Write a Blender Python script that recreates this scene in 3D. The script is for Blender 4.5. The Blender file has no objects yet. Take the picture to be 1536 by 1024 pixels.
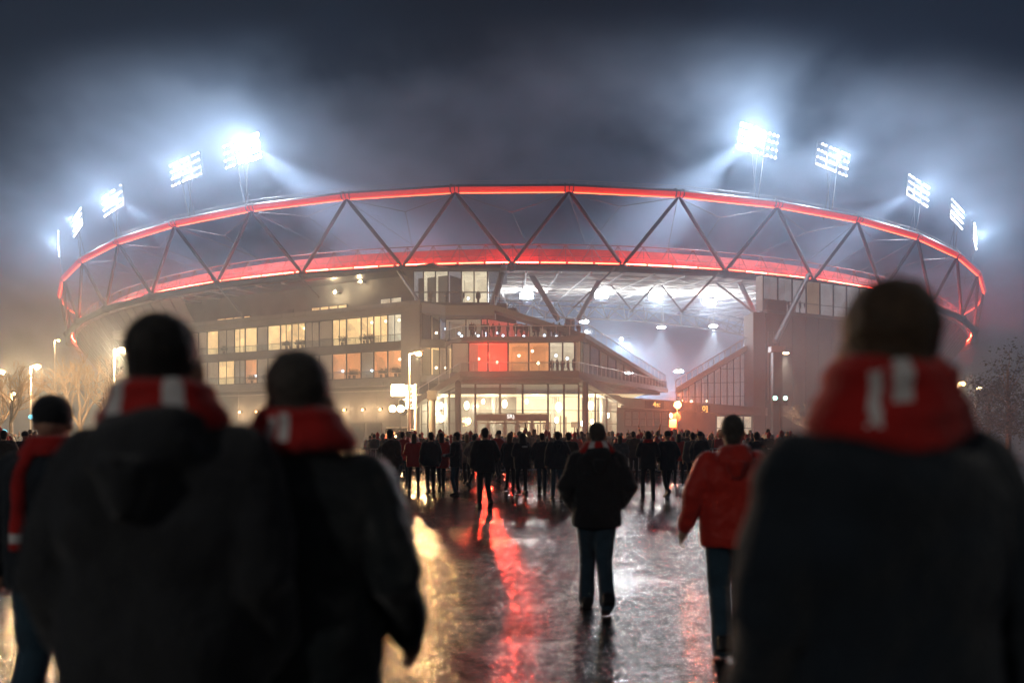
import bpy, bmesh, math, random
from mathutils import Vector, Matrix
import numpy as np
R = math.radians
rnd = random.Random(7)
sc = bpy.context.scene
C = sc.collection
CAMH = 1.6; F = 1200.0; HOR = 652.0; PCX = 768.0
def PX(px, Y): return (px-PCX)*Y/F            # sight line -> metres at depth Y
def PZ(py, Y): return CAMH + (HOR-py)*Y/F
def PT(px, py, Y): return Vector((PX(px, Y), Y, PZ(py, Y)))

# ------------------------------------------------------------------ camera
cd = bpy.data.cameras.new('camera'); cam = bpy.data.objects.new('camera', cd); C.objects.link(cam)
cam.location = (0, 0, CAMH); cam.rotation_euler = (R(90), 0, 0)
cd.sensor_width = 36; cd.lens = 36*F/1536; cd.shift_y = (HOR-512)/1536
cd.clip_start = 0.05; cd.clip_end = 4000
cd.dof.use_dof = True; cd.dof.focus_distance = 75; cd.dof.aperture_fstop = 1.0; cd.dof.aperture_blades = 0
sc.camera = cam
# ------------------------------------------------------------------ render settings
sc.view_settings.view_transform = 'Standard'; sc.view_settings.look = 'None'
sc.view_settings.exposure = 0.0; sc.view_settings.gamma = 1; sc.view_settings.use_curve_mapping = False
cy = sc.cycles
cy.max_bounces = 6; cy.diffuse_bounces = 2; cy.glossy_bounces = 3; cy.transmission_bounces = 4
cy.transparent_max_bounces = 16; cy.volume_bounces = 0; cy.sample_clamp_indirect = 4; cy.sample_clamp_direct = 0
cy.use_denoising = True; cy.caustics_reflective = False; cy.caustics_refractive = False
try: cy.denoiser = 'OPENIMAGEDENOISE'
except Exception: pass
# ------------------------------------------------------------------ world: night sky with low cloud
w = bpy.data.worlds.new('World'); sc.world = w; w.use_nodes = True
nt = w.node_tree; nt.nodes.clear()
def N(nt, t, **k):
    n = nt.nodes.new(t)
    for a, b in k.items():
        if a in n.inputs: n.inputs[a].default_value = b
        else: setattr(n, a, b)
    return n
out = N(nt, 'ShaderNodeOutputWorld'); bg = N(nt, 'ShaderNodeBackground')
tc = N(nt, 'ShaderNodeTexCoord'); mp = N(nt, 'ShaderNodeMapping'); mp.inputs['Scale'].default_value = (1.0, 1.0, 1.7)
no = N(nt, 'ShaderNodeTexNoise', Scale=3.2, Detail=5.0, Roughness=0.52, Distortion=0.5)
cr = N(nt, 'ShaderNodeValToRGB')
e = cr.color_ramp.elements
e[0].position = 0.40; e[0].color = (0.0010, 0.0042, 0.0095, 1)
e[1].position = 0.72; e[1].color = (0.004, 0.010, 0.021, 1)
L = nt.links.new
L(tc.outputs['Generated'], mp.inputs['Vector']); L(mp.outputs[0], no.inputs['Vector'])
L(no.outputs['Fac'], cr.inputs[0]); L(cr.outputs[0], bg.inputs['Color']); L(bg.outputs[0], out.inputs['Surface'])
bg.inputs['Strength'].default_value = 1.0

# ------------------------------------------------------------------ materials
def mat(name, col, rough=0.6, metal=0.0, noise=None, bump=0.0, bscale=8.0, emit=None, es=0.0, sample=True, spec=0.5):
    m = bpy.data.materials.new(name); m.use_nodes = True; t = m.node_tree
    b = t.nodes['Principled BSDF']
    b.inputs['Base Color'].default_value = (*col, 1); b.inputs['Roughness'].default_value = rough
    b.inputs['Metallic'].default_value = metal; b.inputs['Specular IOR Level'].default_value = spec
    if noise or bump:
        c = N(t, 'ShaderNodeTexCoord'); n = N(t, 'ShaderNodeTexNoise', Scale=(noise or (bscale, 0))[0], Detail=5.0)
        t.links.new(c.outputs['Object'], n.inputs['Vector'])
    if noise:
        r = N(t, 'ShaderNodeValToRGB'); k = noise[1]
        r.color_ramp.elements[0].position = 0.3; r.color_ramp.elements[1].position = 0.7
        r.color_ramp.elements[0].color = (*[v*(1-k) for v in col], 1)
        r.color_ramp.elements[1].color = (*[min(1, v*(1+k)) for v in col], 1)
        t.links.new(n.outputs['Fac'], r.inputs[0]); t.links.new(r.outputs[0], b.inputs['Base Color'])
    if bump:
        n2 = N(t, 'ShaderNodeTexNoise', Scale=bscale, Detail=4.0); t.links.new(c.outputs['Object'], n2.inputs['Vector'])
        bp = N(t, 'ShaderNodeBump', Strength=bump, Distance=0.02); t.links.new(n2.outputs['Fac'], bp.inputs['Height'])
        t.links.new(bp.outputs[0], b.inputs['Normal'])
    if emit:
        b.inputs['Emission Color'].default_value = (*emit, 1); b.inputs['Emission Strength'].default_value = es
        if not sample: m.cycles.emission_sampling = 'NONE'
    return m
def room_mat(name, col, s, scale=0.7, vary=0.45, sample=False):  # room light is put into the emission of walls, floor and ceiling
    """glowing room surfaces, mottled in place of furniture and shelving seen through the glass"""
    m = bpy.data.materials.new(name); m.use_nodes = True; t = m.node_tree
    b = t.nodes['Principled BSDF']; b.inputs['Base Color'].default_value = (.5, .45, .38, 1)
    c = N(t, 'ShaderNodeTexCoord'); v = N(t, 'ShaderNodeTexVoronoi', Scale=scale); v.distance = 'CHEBYCHEV'
    n = N(t, 'ShaderNodeTexNoise', Scale=scale*1.7, Detail=3.0)
    mx = N(t, 'ShaderNodeMix'); mx.data_type = 'FLOAT'; mx.inputs[0].default_value = .5
    r = N(t, 'ShaderNodeMapRange'); r.inputs['To Min'].default_value = 1-vary; r.inputs['To Max'].default_value = 1+vary
    r.inputs['From Min'].default_value = .25; r.inputs['From Max'].default_value = .75
    t.links.new(c.outputs['Object'], v.inputs['Vector']); t.links.new(c.outputs['Object'], n.inputs['Vector'])
    t.links.new(v.outputs['Color'], mx.inputs[2]); t.links.new(n.outputs['Fac'], mx.inputs[3])
    t.links.new(mx.outputs[0], r.inputs['Value'])
    mu = N(t, 'ShaderNodeMath', operation='MULTIPLY'); mu.inputs[1].default_value = s
    t.links.new(r.outputs[0], mu.inputs[0]); t.links.new(mu.outputs[0], b.inputs['Emission Strength'])
    b.inputs['Emission Color'].default_value = (*col, 1)
    if not sample: m.cycles.emission_sampling = 'NONE'
    return m
def glass_mat(name, tint=(.9, .95, 1), refl=0.14):
    m = bpy.data.materials.new(name); m.use_nodes = True; t = m.node_tree; t.nodes.clear()
    o = N(t, 'ShaderNodeOutputMaterial'); x = N(t, 'ShaderNodeMixShader'); tr = N(t, 'ShaderNodeBsdfTransparent')
    g = N(t, 'ShaderNodeBsdfGlossy', Roughness=0.06); lw = N(t, 'ShaderNodeLayerWeight', Blend=.5); fr = N(t, 'ShaderNodeMath', operation='POWER'); fr.inputs[1].default_value = 4.5; t.links.new(lw.outputs['Facing'], fr.inputs[0])
    ad = N(t, 'ShaderNodeMath', operation='ADD'); ad.inputs[1].default_value = refl*.4; ad.use_clamp = True
    tr.inputs['Color'].default_value = (*tint, 1)
    t.links.new(fr.outputs[0], ad.inputs[0]); t.links.new(ad.outputs[0], x.inputs[0])
    t.links.new(tr.outputs[0], x.inputs[1]); t.links.new(g.outputs[0], x.inputs[2]); t.links.new(x.outputs[0], o.inputs['Surface'])
    return m
M = {}
M['concrete'] = mat('concrete', (.105, .108, .115), .85, noise=(.6, .22), bump=.25, bscale=3)
M['pale'] = mat('pale_cladding', (.20, .21, .23), .7, noise=(.35, .15), bump=.1, bscale=2)
M['dark_wall'] = mat('dark_wall', (.045, .052, .062), .7, noise=(.5, .3), bump=.2, bscale=2)
M['bowl'] = mat('bowl_cladding', (.085, .078, .072), .6, noise=(.4, .35))
M['steel'] = mat('painted_steel', (.17, .17, .18), .45, .4, noise=(1.5, .15))
M['steel_dark'] = mat('dark_steel', (.05, .05, .055), .45, .5, noise=(1.5, .2))
M['steel_light'] = mat('pale_steel', (.55, .56, .58), .45, .3)
M['mullion'] = mat('window_frame_metal', (.045, .043, .042), .5, .5)
M['roof_under'] = mat('roof_membrane', (.62, .60, .56), .8, noise=(.25, .25), bump=.3, bscale=1.2)
M['skirt'] = mat('red_lit_skirt', (.62, .09, .08), .7, noise=(.6, .25), bump=.3, bscale=1.5)  # red of the LED light put into the base colour of a pale membrane
M['seats'] = mat('seats', (.12, .03, .03), .6, noise=(.3, .4))
M['glass'] = glass_mat('window_glass'); M['rail_glass'] = glass_mat('railing_glass', (.8, .88, .92), .25)
M['dim_glass'] = glass_mat('tinted_glass', (.42, .46, .5), .35)
M['led_cover'] = mat('red_light_cover', (.5, .1, .08), .4, emit=(1, .030, .015), es=.62, sample=False)
M['led'] = mat('red_led_strip', (.5, .1, .05), .4, emit=(1, .035, .018), es=135.0)
M['led_dim'] = mat('red_led_strip_dim', (.5, .1, .05), .4, emit=(1, .03, .015), es=45)
M['led_hot'] = mat('orange_led', (.5, .2, .05), .4, emit=(1, .12, .045), es=5, sample=True)
M['lamp_white'] = mat('floodlight_lamp', (.9, .9, .9), .3, emit=(.95, .97, 1), es=6, sample=False)
M['lamp_core'] = mat('floodlight_lamp_core', (.9, .9, .9), .3, emit=(.95, .97, 1), es=60, sample=False)
M['lamp_warm'] = mat('warm_lamp', (.9, .8, .6), .3, emit=(1, .72, .38), es=22, sample=False)
M['lamp_orange'] = mat('sodium_lamp', (.9, .6, .3), .3, emit=(1, .47, .14), es=26, sample=False)
M['lamp_dim'] = mat('small_lamp', (.9, .8, .6), .3, emit=(1, .8, .5), es=6, sample=False)
M['lamp_cool'] = mat('cool_lamp', (.8, .9, 1), .3, emit=(.75, .88, 1), es=6, sample=False)
M['lamp_red'] = mat('red_signal_lamp', (.9, .3, .1), .3, emit=(1, .36, .09), es=40, sample=False)
M['lamp_red2'] = mat('red_room_lamp', (.9, .3, .1), .3, emit=(1, .25, .15), es=14, sample=False)
M['lamp_green'] = mat('green_signal_lamp', (.2, .9, .6), .3, emit=(.35, 1, .72), es=8, sample=False)
M['sign_amber'] = mat('amber_sign', (.8, .5, .1), .4, emit=(1, .55, .12), es=2.2, sample=False)
M['sign_white'] = mat('white_sign', (.8, .8, .8), .4, emit=(1, .95, .9), es=2.2, sample=False)
M['room_cream'] = room_mat('lobby_interior', (1, .80, .44), .95, .35, .30, sample=True)
M['room_warm'] = room_mat('warm_room', (1, .62, .26), .85, .55, .55)
M['room_orange'] = room_mat('orange_room', (1, .36, .12), .50, .6, .5)
M['room_dim'] = room_mat('dim_room', (.9, .62, .38), .13, .5, .6)
M['room_blue'] = room_mat('cool_room', (.55, .72, 1), .10, .9, .8)
M['room_red'] = room_mat('red_room', (1, .05, .025), .85, .5, .25, sample=True)
M['room_redim'] = room_mat('dim_red_room', (1, .07, .05), .30, .5, .4)
M['room_white'] = room_mat('pale_room', (1, .88, .62), .50, .8, .5)
M['room_pale'] = room_mat('pale_dim_room', (.85, .88, .95), .14, .8, .5)
M['room_stair'] = room_mat('stair_hall_room', (.8, .85, 1), .085, .5, .5)
M['door_metal'] = mat('door_metal', (.20, .15, .12), .5, .3)
M['bark'] = mat('bark', (.20, .15, .10), .9, noise=(6, .3)); M['leaf'] = mat('dark_leaves', (.045, .06, .04), .6, noise=(1.2, .4))
M['leaf_in'] = mat('indoor_leaves', (.03, .04, .02), .6)
M['pot'] = mat('pot', (.12, .08, .06), .7)
M['van'] = mat('van_paint', (.045, .042, .04), .25, .2, noise=(3, .1)); M['tyre'] = mat('rubber', (.02, .02, .02), .8)
M['sign_dark'] = mat('signal_back', (.04, .03, .03), .5); M['sign_board'] = mat('sign_board', (.5, .46, .42), .6, noise=(4, .1))

# ground: wet asphalt
def ground_mat():
    m = bpy.data.materials.new('wet_asphalt'); m.use_nodes = True; t = m.node_tree; b = t.nodes['Principled BSDF']; l = t.links.new
    c = N(t, 'ShaderNodeTexCoord')
    big = N(t, 'ShaderNodeTexNoise', Scale=.32, Detail=6.0, Roughness=.6); l(c.outputs['Object'], big.inputs['Vector'])
    mid = N(t, 'ShaderNodeTexNoise', Scale=2.6, Detail=5.0, Roughness=.6); l(c.outputs['Object'], mid.inputs['Vector'])
    pud = N(t, 'ShaderNodeMapRange'); pud.inputs['From Min'].default_value = .47; pud.inputs['From Max'].default_value = .60
    l(big.outputs['Fac'], pud.inputs['Value'])               # 1 = puddle
    agg = N(t, 'ShaderNodeTexVoronoi', Scale=26.0); l(c.outputs['Object'], agg.inputs['Vector'])
    fine = N(t, 'ShaderNodeTexNoise', Scale=38.0, Detail=4.0); l(c.outputs['Object'], fine.inputs['Vector'])
    col = N(t, 'ShaderNodeValToRGB'); l(mid.outputs['Fac'], col.inputs[0])
    col.color_ramp.elements[0].position = .3; col.color_ramp.elements[0].color = (.005, .0055, .0065, 1)
    col.color_ramp.elements[1].position = .75; col.color_ramp.elements[1].color = (.013, .014, .016, 1)
    l(col.outputs[0], b.inputs['Base Color'])
    ro = N(t, 'ShaderNodeMapRange'); ro.inputs['To Min'].default_value = .19; ro.inputs['To Max'].default_value = .09
    l(pud.outputs[0], ro.inputs['Value'])
    ra = N(t, 'ShaderNodeMath', operation='MULTIPLY_ADD'); ra.inputs[1].default_value = .22
    l(mid.outputs['Fac'], ra.inputs[0]); 
    rs = N(t, 'ShaderNodeMath', operation='SUBTRACT'); rs.inputs[1].default_value = .10
    l(ro.outputs[0], rs.inputs[0]); l(rs.outputs[0], ra.inputs[2]); l(ra.outputs[0], b.inputs['Roughness'])
    st = N(t, 'ShaderNodeMapRange'); st.inputs['To Min'].default_value = .42; st.inputs['To Max'].default_value = .18
    l(pud.outputs[0], st.inputs['Value'])
    bp1 = N(t, 'ShaderNodeBump', Distance=.013); l(agg.outputs['Distance'], bp1.inputs['Height']); l(st.outputs[0], bp1.inputs['Strength'])
    bp2 = N(t, 'ShaderNodeBump', Distance=.010); l(fine.outputs['Fac'], bp2.inputs['Height']); l(st.outputs[0], bp2.inputs['Strength'])
    bp3 = N(t, 'ShaderNodeBump', Distance=.02, Strength=.12); l(mid.outputs['Fac'], bp3.inputs['Height'])
    l(bp1.outputs[0], bp2.inputs['Normal']); l(bp2.outputs[0], bp3.inputs['Normal']); l(bp3.outputs[0], b.inputs['Normal'])
    gr = N(t, 'ShaderNodeTexNoise', Scale=20.0, Detail=4.0, Roughness=.8); l(c.outputs['Object'], gr.inputs['Vector'])
    ad = N(t, 'ShaderNodeMath', operation='MULTIPLY_ADD'); ad.inputs[1].default_value = .10; l(pud.outputs[0], ad.inputs[0]); m3 = N(t, 'ShaderNodeTexNoise', Scale=5.5, Detail=3.0, Roughness=.65); l(c.outputs['Object'], m3.inputs['Vector'])
    a3 = N(t, 'ShaderNodeMath', operation='MULTIPLY_ADD'); a3.inputs[1].default_value = .62; l(m3.outputs['Fac'], a3.inputs[0]); s3 = N(t, 'ShaderNodeMath', operation='SUBTRACT'); s3.inputs[1].default_value = .34; l(gr.outputs['Fac'], s3.inputs[0]); l(s3.outputs[0], a3.inputs[2]); l(a3.outputs[0], ad.inputs[2])
    sl_ = N(t, 'ShaderNodeMapRange'); sl_.inputs['From Min'].default_value = .44; sl_.inputs['From Max'].default_value = .62; sl_.inputs['To Min'].default_value = .03; sl_.inputs['To Max'].default_value = .5
    l(ad.outputs[0], sl_.inputs['Value']); l(sl_.outputs[0], b.inputs['Specular IOR Level'])
    return m
M['ground'] = ground_mat()

# ------------------------------------------------------------------ mesh helpers
class MB:
    def __init__(s): s.v = []; s.f = []; s.m = []
    def add(s, vs, fs, mi=0):
        o = len(s.v); s.v += [tuple(v) for v in vs]; s.f += [tuple(i+o for i in f) for f in fs]; s.m += [mi]*len(fs); return s
    def hexa(s, p, mi=0):   # 4 bottom (ccw), 4 top
        return s.add(p, [(3,2,1,0),(4,5,6,7),(0,1,5,4),(1,2,6,5),(2,3,7,6),(3,0,4,7)], mi)
    def box(s, x0, x1, y0, y1, z0, z1, mi=0):
        return s.hexa([(x0,y0,z0),(x1,y0,z0),(x1,y1,z0),(x0,y1,z0),(x0,y0,z1),(x1,y0,z1),(x1,y1,z1),(x0,y1,z1)], mi)
    def quad(s, a, b, c, d, mi=0): return s.add([a,b,c,d], [(0,1,2,3)], mi)
    def prism(s, poly, z0, z1, mi=0):
        n = len(poly)
        vs = [(x,y,z0) for x,y in poly]+[(x,y,z1) for x,y in poly]
        return s.add(vs, [tuple(range(n))[::-1], tuple(range(n,2*n))]+[(i,(i+1)%n,n+(i+1)%n,n+i) for i in range(n)], mi)
    def tube(s, pts, r, n=8, mi=0, r2=None, cap=True):
        pts = [Vector(p) for p in pts]; k = len(pts); vs = []; fs = []
        if not isinstance(r, (list, tuple)): r = [r + ((r2 if r2 is not None else r)-r)*i/(k-1) for i in range(k)]
        for i, p in enumerate(pts):
            d = (pts[min(i+1,k-1)]-pts[max(i-1,0)]).normalized()
            if i == 0:
                up = Vector((0,0,1)) if abs(d.z) < .9 else Vector((1,0,0)); a = d.cross(up).normalized()
            else: a = (a-d*a.dot(d)).normalized()
            b = a.cross(d)
            for j in range(n):
                t = 2*math.pi*j/n; vs.append(p+(a*math.cos(t)+b*math.sin(t))*r[i])
        for i in range(k-1):
            for j in range(n): fs.append((i*n+j, i*n+(j+1)%n, (i+1)*n+(j+1)%n, (i+1)*n+j))
        if cap: fs += [tuple(range(n)), tuple(range((k-1)*n, k*n))[::-1]]
        return s.add(vs, fs, mi)
    def ball(s, c, r, nu=10, nv=7, mi=0):
        if not isinstance(r, (tuple, list)): r = (r, r, r)
        vs = [(c[0], c[1], c[2]+r[2])]
        for i in range(1, nv):
            a = math.pi*i/nv
            for j in range(nu):
                t = 2*math.pi*j/nu
                vs.append((c[0]+r[0]*math.sin(a)*math.cos(t), c[1]+r[1]*math.sin(a)*math.sin(t), c[2]+r[2]*math.cos(a)))
        vs.append((c[0], c[1], c[2]-r[2])); q = len(vs)-1
        fs = [(0, 1+j, 1+(j+1)%nu) for j in range(nu)]
        for i in range(nv-2):
            for j in range(nu): fs.append((1+i*nu+j, 1+(i+1)*nu+j, 1+(i+1)*nu+(j+1)%nu, 1+i*nu+(j+1)%nu))
        fs += [(q, 1+(nv-2)*nu+(j+1)%nu, 1+(nv-2)*nu+j) for j in range(nu)]
        return s.add(vs, fs, mi)
    def mesh(s, name, mats, smooth=False):
        me = bpy.data.meshes.new(name); me.from_pydata(s.v, [], s.f)
        for m in (mats if isinstance(mats, (list, tuple)) else [mats]): me.materials.append(m)
        me.polygons.foreach_set('material_index', s.m)
        if smooth: me.polygons.foreach_set('use_smooth', [True]*len(s.f))
        me.update(); return me
    def build(s, name, mats, parent=None, smooth=False):
        o = bpy.data.objects.new(name, s.mesh(name, mats, smooth)); C.objects.link(o)
        if parent: o.parent = parent
        return o
def tag(o, label=None, cat=None, group=None, kind=None):
    if label: o['label'] = label
    if cat: o['category'] = cat
    if group: o['group'] = group
    if kind: o['kind'] = kind
    return o
def empty(name, loc=(0,0,0), rz=0, label=None, cat=None, group=None):
    o = bpy.data.objects.new(name, None); C.objects.link(o); o.location = loc; o.rotation_euler = (0,0,rz)
    o.empty_display_size = .2
    return tag(o, label, cat, group)
def kids(o): return [c for c in bpy.data.objects if c.parent == o]
def copy_tree(o, parent=None, lights=True):
    c = o.copy(); C.objects.link(c); c.parent = parent
    for ch in kids(o): copy_tree(ch, c)
    return c
def light(kind, loc, power, col, parent=None, size=.3, rot=None, spot=None, blend=.5):
    l = bpy.data.lights.new('lamp_light', kind); l.energy = power; l.color = col
    if kind in ('POINT', 'SPOT'): l.shadow_soft_size = size
    if kind == 'SPOT': l.spot_size = R(spot); l.spot_blend = blend
    o = bpy.data.objects.new('lamp_light', l); C.objects.link(o)
    if parent: o.parent = parent
    o.location = loc
    if rot is not None: o.rotation_euler = rot
    return o
def aim(a, b): return (Vector(b)-Vector(a)).to_track_quat('-Z', 'Y').to_euler()

# ------------------------------------------------------------------ ground and haze
g = MB(); n = 1
g.quad((-1500,-300,0),(1500,-300,0),(1500,2500,0),(-1500,2500,0))
tag(g.build('ground', M['ground']), kind='structure')
HAZE = 0.0011
hz = bpy.data.materials.new('haze'); hz.use_nodes = True; t = hz.node_tree; t.nodes.clear()
ho = N(t, 'ShaderNodeOutputMaterial'); hp = N(t, 'ShaderNodeVolumePrincipled')
hp.inputs['Color'].default_value = (.40, .63, 1, 1); hp.inputs['Density'].default_value = HAZE; hp.inputs['Anisotropy'].default_value = .35
t.links.new(hp.outputs[0], ho.inputs['Volume'])
hb = MB().box(-190, 190, -12, 330, -1, 52.5)
tag(hb.build('haze', hz), kind='stuff')
# drifting smoke over the stadium and low mist over the forecourt, lit by the lamps
def smoke(name, cen, rad, scale, lo, hi, mx, mn, col):
    sm = bpy.data.materials.new(name); sm.use_nodes = True; t = sm.node_tree; t.nodes.clear()
    so = N(t, 'ShaderNodeOutputMaterial'); v = N(t, 'ShaderNodeVolumePrincipled'); v.inputs['Color'].default_value = (*col, 1); v.inputs['Anisotropy'].default_value = .3
    c = N(t, 'ShaderNodeTexCoord'); mpn = N(t, 'ShaderNodeMapping'); mpn.inputs['Scale'].default_value = (1, 1, 1.5); mpn.inputs['Rotation'].default_value = (0, R(25), 0)
    n1 = N(t, 'ShaderNodeTexNoise', Scale=scale, Detail=4.0, Roughness=.62, Distortion=.15)
    r1 = N(t, 'ShaderNodeMapRange'); r1.inputs['From Min'].default_value = lo; r1.inputs['From Max'].default_value = hi; r1.inputs['To Min'].default_value = mn; r1.inputs['To Max'].default_value = mx
    ln = N(t, 'ShaderNodeVectorMath', operation='MULTIPLY_ADD'); ln.inputs[1].default_value = tuple(1/q for q in rad); ln.inputs[2].default_value = tuple(-a/q for a, q in zip(cen, rad))
    le = N(t, 'ShaderNodeVectorMath', operation='LENGTH'); fo = N(t, 'ShaderNodeMapRange'); fo.interpolation_type = 'SMOOTHSTEP'; fo.inputs['From Min'].default_value = 1.0; fo.inputs['From Max'].default_value = .80
    mu = N(t, 'ShaderNodeMath', operation='MULTIPLY'); k = t.links.new
    k(c.outputs['Object'], mpn.inputs[0]); k(mpn.outputs[0], n1.inputs['Vector']); k(n1.outputs['Fac'], r1.inputs['Value'])
    k(c.outputs['Object'], ln.inputs[0]); k(ln.outputs[0], le.inputs[0]); k(le.outputs['Value'], fo.inputs['Value'])
    k(fo.outputs[0], mu.inputs[0]); k(r1.outputs[0], mu.inputs[1]); k(mu.outputs[0], v.inputs['Density']); k(v.outputs[0], so.inputs['Volume'])
    tag(MB().ball(cen, rad, 32, 16).build(name, sm), kind='stuff')
smoke('smoke', (0, 172, 35.0), (155, 98, 29), .034, .45, .72, .036, .0006, (.58, .76, 1))
smoke('mist', (0, 74, 3.4), (115, 52, 12), .06, .40, .70, .0085, .0012, (.82, .9, 1))
cy.volume_step_rate = 1.0; cy.volume_max_steps = 128


# ------------------------------------------------------------------ stadium ring and bowl
CX, CYC, D = 1.8, 200.0, 100.0
def dip(th):
    a = min(abs(th), 62); return 1-.09*(a/52)**2
def RP(th, r, z): return Vector((CX+r*math.sin(R(th)), CYC-r*math.cos(R(th)), z*dip(th)))
ST = empty('stadium', (CX, CYC-D, 0), 0, 'huge round stadium with a red lit triangular truss ring above its open stands', 'stadium')
off = Vector((CX, CYC-D, 0))
class SB(MB):    # stadium parts: world coordinates in, local out
    def build(s, name, mats, parent=None, smooth=False):
        s.v = [(x-off.x, y-off.y, z) for x, y, z in s.v]; return MB.build(s, name, mats, parent or ST, smooth)
STEP = 8.18; UP = [3.05+STEP*k for k in range(-12, 12)]; LO = [-1.04+STEP*k for k in range(-12, 13)]
ZU, ZL, RL = 32.5, 22.85, 98.8
b = SB(); cap = SB(); rail = SB(); hot = SB(); joint = SB()
for i in range(len(UP)-1):
    a, c = RP(UP[i], D, ZU), RP(UP[i+1], D, ZU)
    b.tube([a, c], .48, 14)
    b.tube([a+(c-a)*.03, a+(c-a)*.04],   .57, 14); b.tube([a+(c-a)*.96, a+(c-a)*.97], .62, 14)
    d = (c-a).normalized(); outw = Vector((d.y, -d.x, 0)).normalized()
    if outw.dot(Vector((a.x-CX, a.y-CYC, 0))) < 0: outw = -outw
    up = Vector((0,0,1)); prev = None; s0, s1 = a+(c-a)*.002, a+(c-a)*.998
    vs = []; K = 8
    for s_ in (s0, s1):
        for k in range(K+1):
            an = R(6 - 112*k/K); vs.append(s_ + (outw*math.cos(an)+up*math.sin(an))*.535)
    cap.add(vs, [(k, k+1, K+2+k, K+1+k) for k in range(K)])
    q = (outw*math.cos(R(-78))+up*math.sin(R(-78)))*.62
    hot.tube([s0+(c-a)*.04+q, s1-(c-a)*.04+q], .07, 5)
    for h_, r_ in ((.95, .03), (.72, .02)): rail.tube([a+up*h_, c+up*h_], r_, 4)
    for k in range(6): p = a+(c-a)*(k/6); rail.tube([p+up*.4, p+up*.95], .025, 4)
b.build('upper_ring', M['steel']); cap.build('light_cover', M['led_cover']); hot.build('led_strip', M['led_hot']); rail.build('catwalk_rail', M['steel_light'])
lo = SB(); ledl = SB(); skirt = SB(); tr = SB()
hs = SB()
for i in range(len(LO)-1):
    a, c = RP(LO[i], RL, ZL), RP(LO[i+1], RL, ZL)
    lo.tube([a, c], .50, 10); SB().ball(a, (.75, .75, .62), 10, 6).build('ring_joint', M['steel_dark'])
    for k in range(4):
        p, q = LO[i]+STEP*k/4, LO[i]+STEP*(k+1)/4
        A, B_ = RP(p, RL-.8, ZL+.72), RP(q, RL-.8, ZL+.72); e = (B_-A)*.04
        ledl.tube([A+e, B_-e], .09, 5, mi=rnd.choice([0,0,1]))
        if (i*4+k) % 3 != 2: hs.tube([RP(p+.2, RL-.5, ZL+.5), RP(q-.2, RL-.5, ZL+.5)], .06, 5)
        r0, z0, r1, z1 = RL-1.7, ZL+.45, RL-4.0, ZL+3.2
        skirt.add([RP(p,r0,z0),RP(q,r0,z0),RP(q,r1,z1),RP(p,r1,z1)], [(0,1,2,3)])
        rr, zr = RL-2.2, ZL+3.35
        tr.tube([RP(p,rr,zr), RP(q,rr,zr)], .07, 5); tr.tube([RP(p,rr,ZL+1.9), RP(q,rr,ZL+1.9)], .04, 4)
        md = (p+q)/2
        tr.tube([RP(p,rr,zr), RP(md,rr,ZL+.6)], .05, 4); tr.tube([RP(q,rr,zr), RP(md,rr,ZL+.6)], .05, 4)
        tr.tube([RP(p,rr,zr), RP(p,rr,ZL+.5)], .035, 4)
lo.build('lower_ring', M['steel_dark']); ledl.build('led_strip', [M['led'], M['led_dim']]); hs.build('led_strip', M['led_hot'])
skirt.build('roof_edge_skirt', M['skirt']); tr.build('edge_truss', M['steel']); 
for i, u in enumerate(UP):     # diagonals of the ring: two from each upper node
    for l_ in (u-STEP/2, u+STEP/2):
        if abs(l_) > 92: continue
        A, B_ = RP(u, D, ZU-.45), RP(l_, RL, ZL+.3); d = (B_-A).normalized()
        SB().tube([A, A+d*1.0, B_-d*.8, B_], [.12, .235, .235, .14], 8).build('strut', M['steel_dark'])
cb = SB()
for i in range(len(UP)-1):     # light stay cables inside the truss bays
    mth = (UP[i]+UP[i+1])/2
    m_ = RP(mth, D-2.5, ZU-1.4-(i%3)*.5)
    cb.tube([RP(UP[i],D-.3,ZU-.5), m_, RP(UP[i+1],D-.3,ZU-.5)], .035, 4)
    cb.tube([m_, RP(mth+(i%2-.5)*3, D-14, ZL+5)], .03, 4); cb.tube([RP(UP[i],D-.5,ZU-.6), RP(UP[i]+5, D-22, ZL+4)], .03, 4)
cb.build('stay_cables', M['steel'])
for th_, r_, z_ in ((-36,88,26.5),(-38,90,25.6),(-30,86,28.2),(-22,84,27.6),(-42,92,25.5),(-44,90,24.8),(-26,90,26.4),(24,86,27.8),(33,88,26.8),(41,92,25.8),(46,92,25.2)):
    SB().ball(RP(th_,r_,z_), (.22,.22,.16), 8, 6).build('red_lamp', M['lamp_red2'])
    SB().tube([RP(th_,r_,z_), RP(th_,r_,23.2)], .03, 4).build('lamp_stalk', M['steel'])
# roof
rf = SB(); rb = SB()
for i in range(-44, 44):
    a, c = i*2.5, (i+1)*2.5
    rf.add([RP(a,97.5,22.9),RP(c,97.5,22.9),RP(c,63,24.4),RP(a,63,24.4)], [(3,2,1,0)])
    rf.add([RP(a,97.5,23.2),RP(c,97.5,23.2),RP(c,63,24.7),RP(a,63,24.7)], [(0,1,2,3)])
    rf.add([RP(a,63,24.4),RP(c,63,24.4),RP(c,63,24.7),RP(a,63,24.7)], [(0,1,2,3)])
    rb.tube([RP(a,97,22.55), RP(a,63.5,24.0)], .13, 5)
    for rr in (94, 90, 86, 82, 78, 74, 70, 66): rb.tube([RP(a,rr,22.7+(97.5-rr)/34.5*1.5), RP(c,rr,22.7+(97.5-rr)/34.5*1.5)], .07, 4)
    for j in range(4):
        r0 = 94-8*j; rb.tube([RP(a,r0,22.7+(97.5-r0)/34.5*1.5), RP(c,r0-4,22.7+(101.5-r0)/34.5*1.5)], .05, 4)
rf.build('roof', M['roof_under']); rb.build('roof_beams', M['steel_light'])
it = SB()
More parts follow.
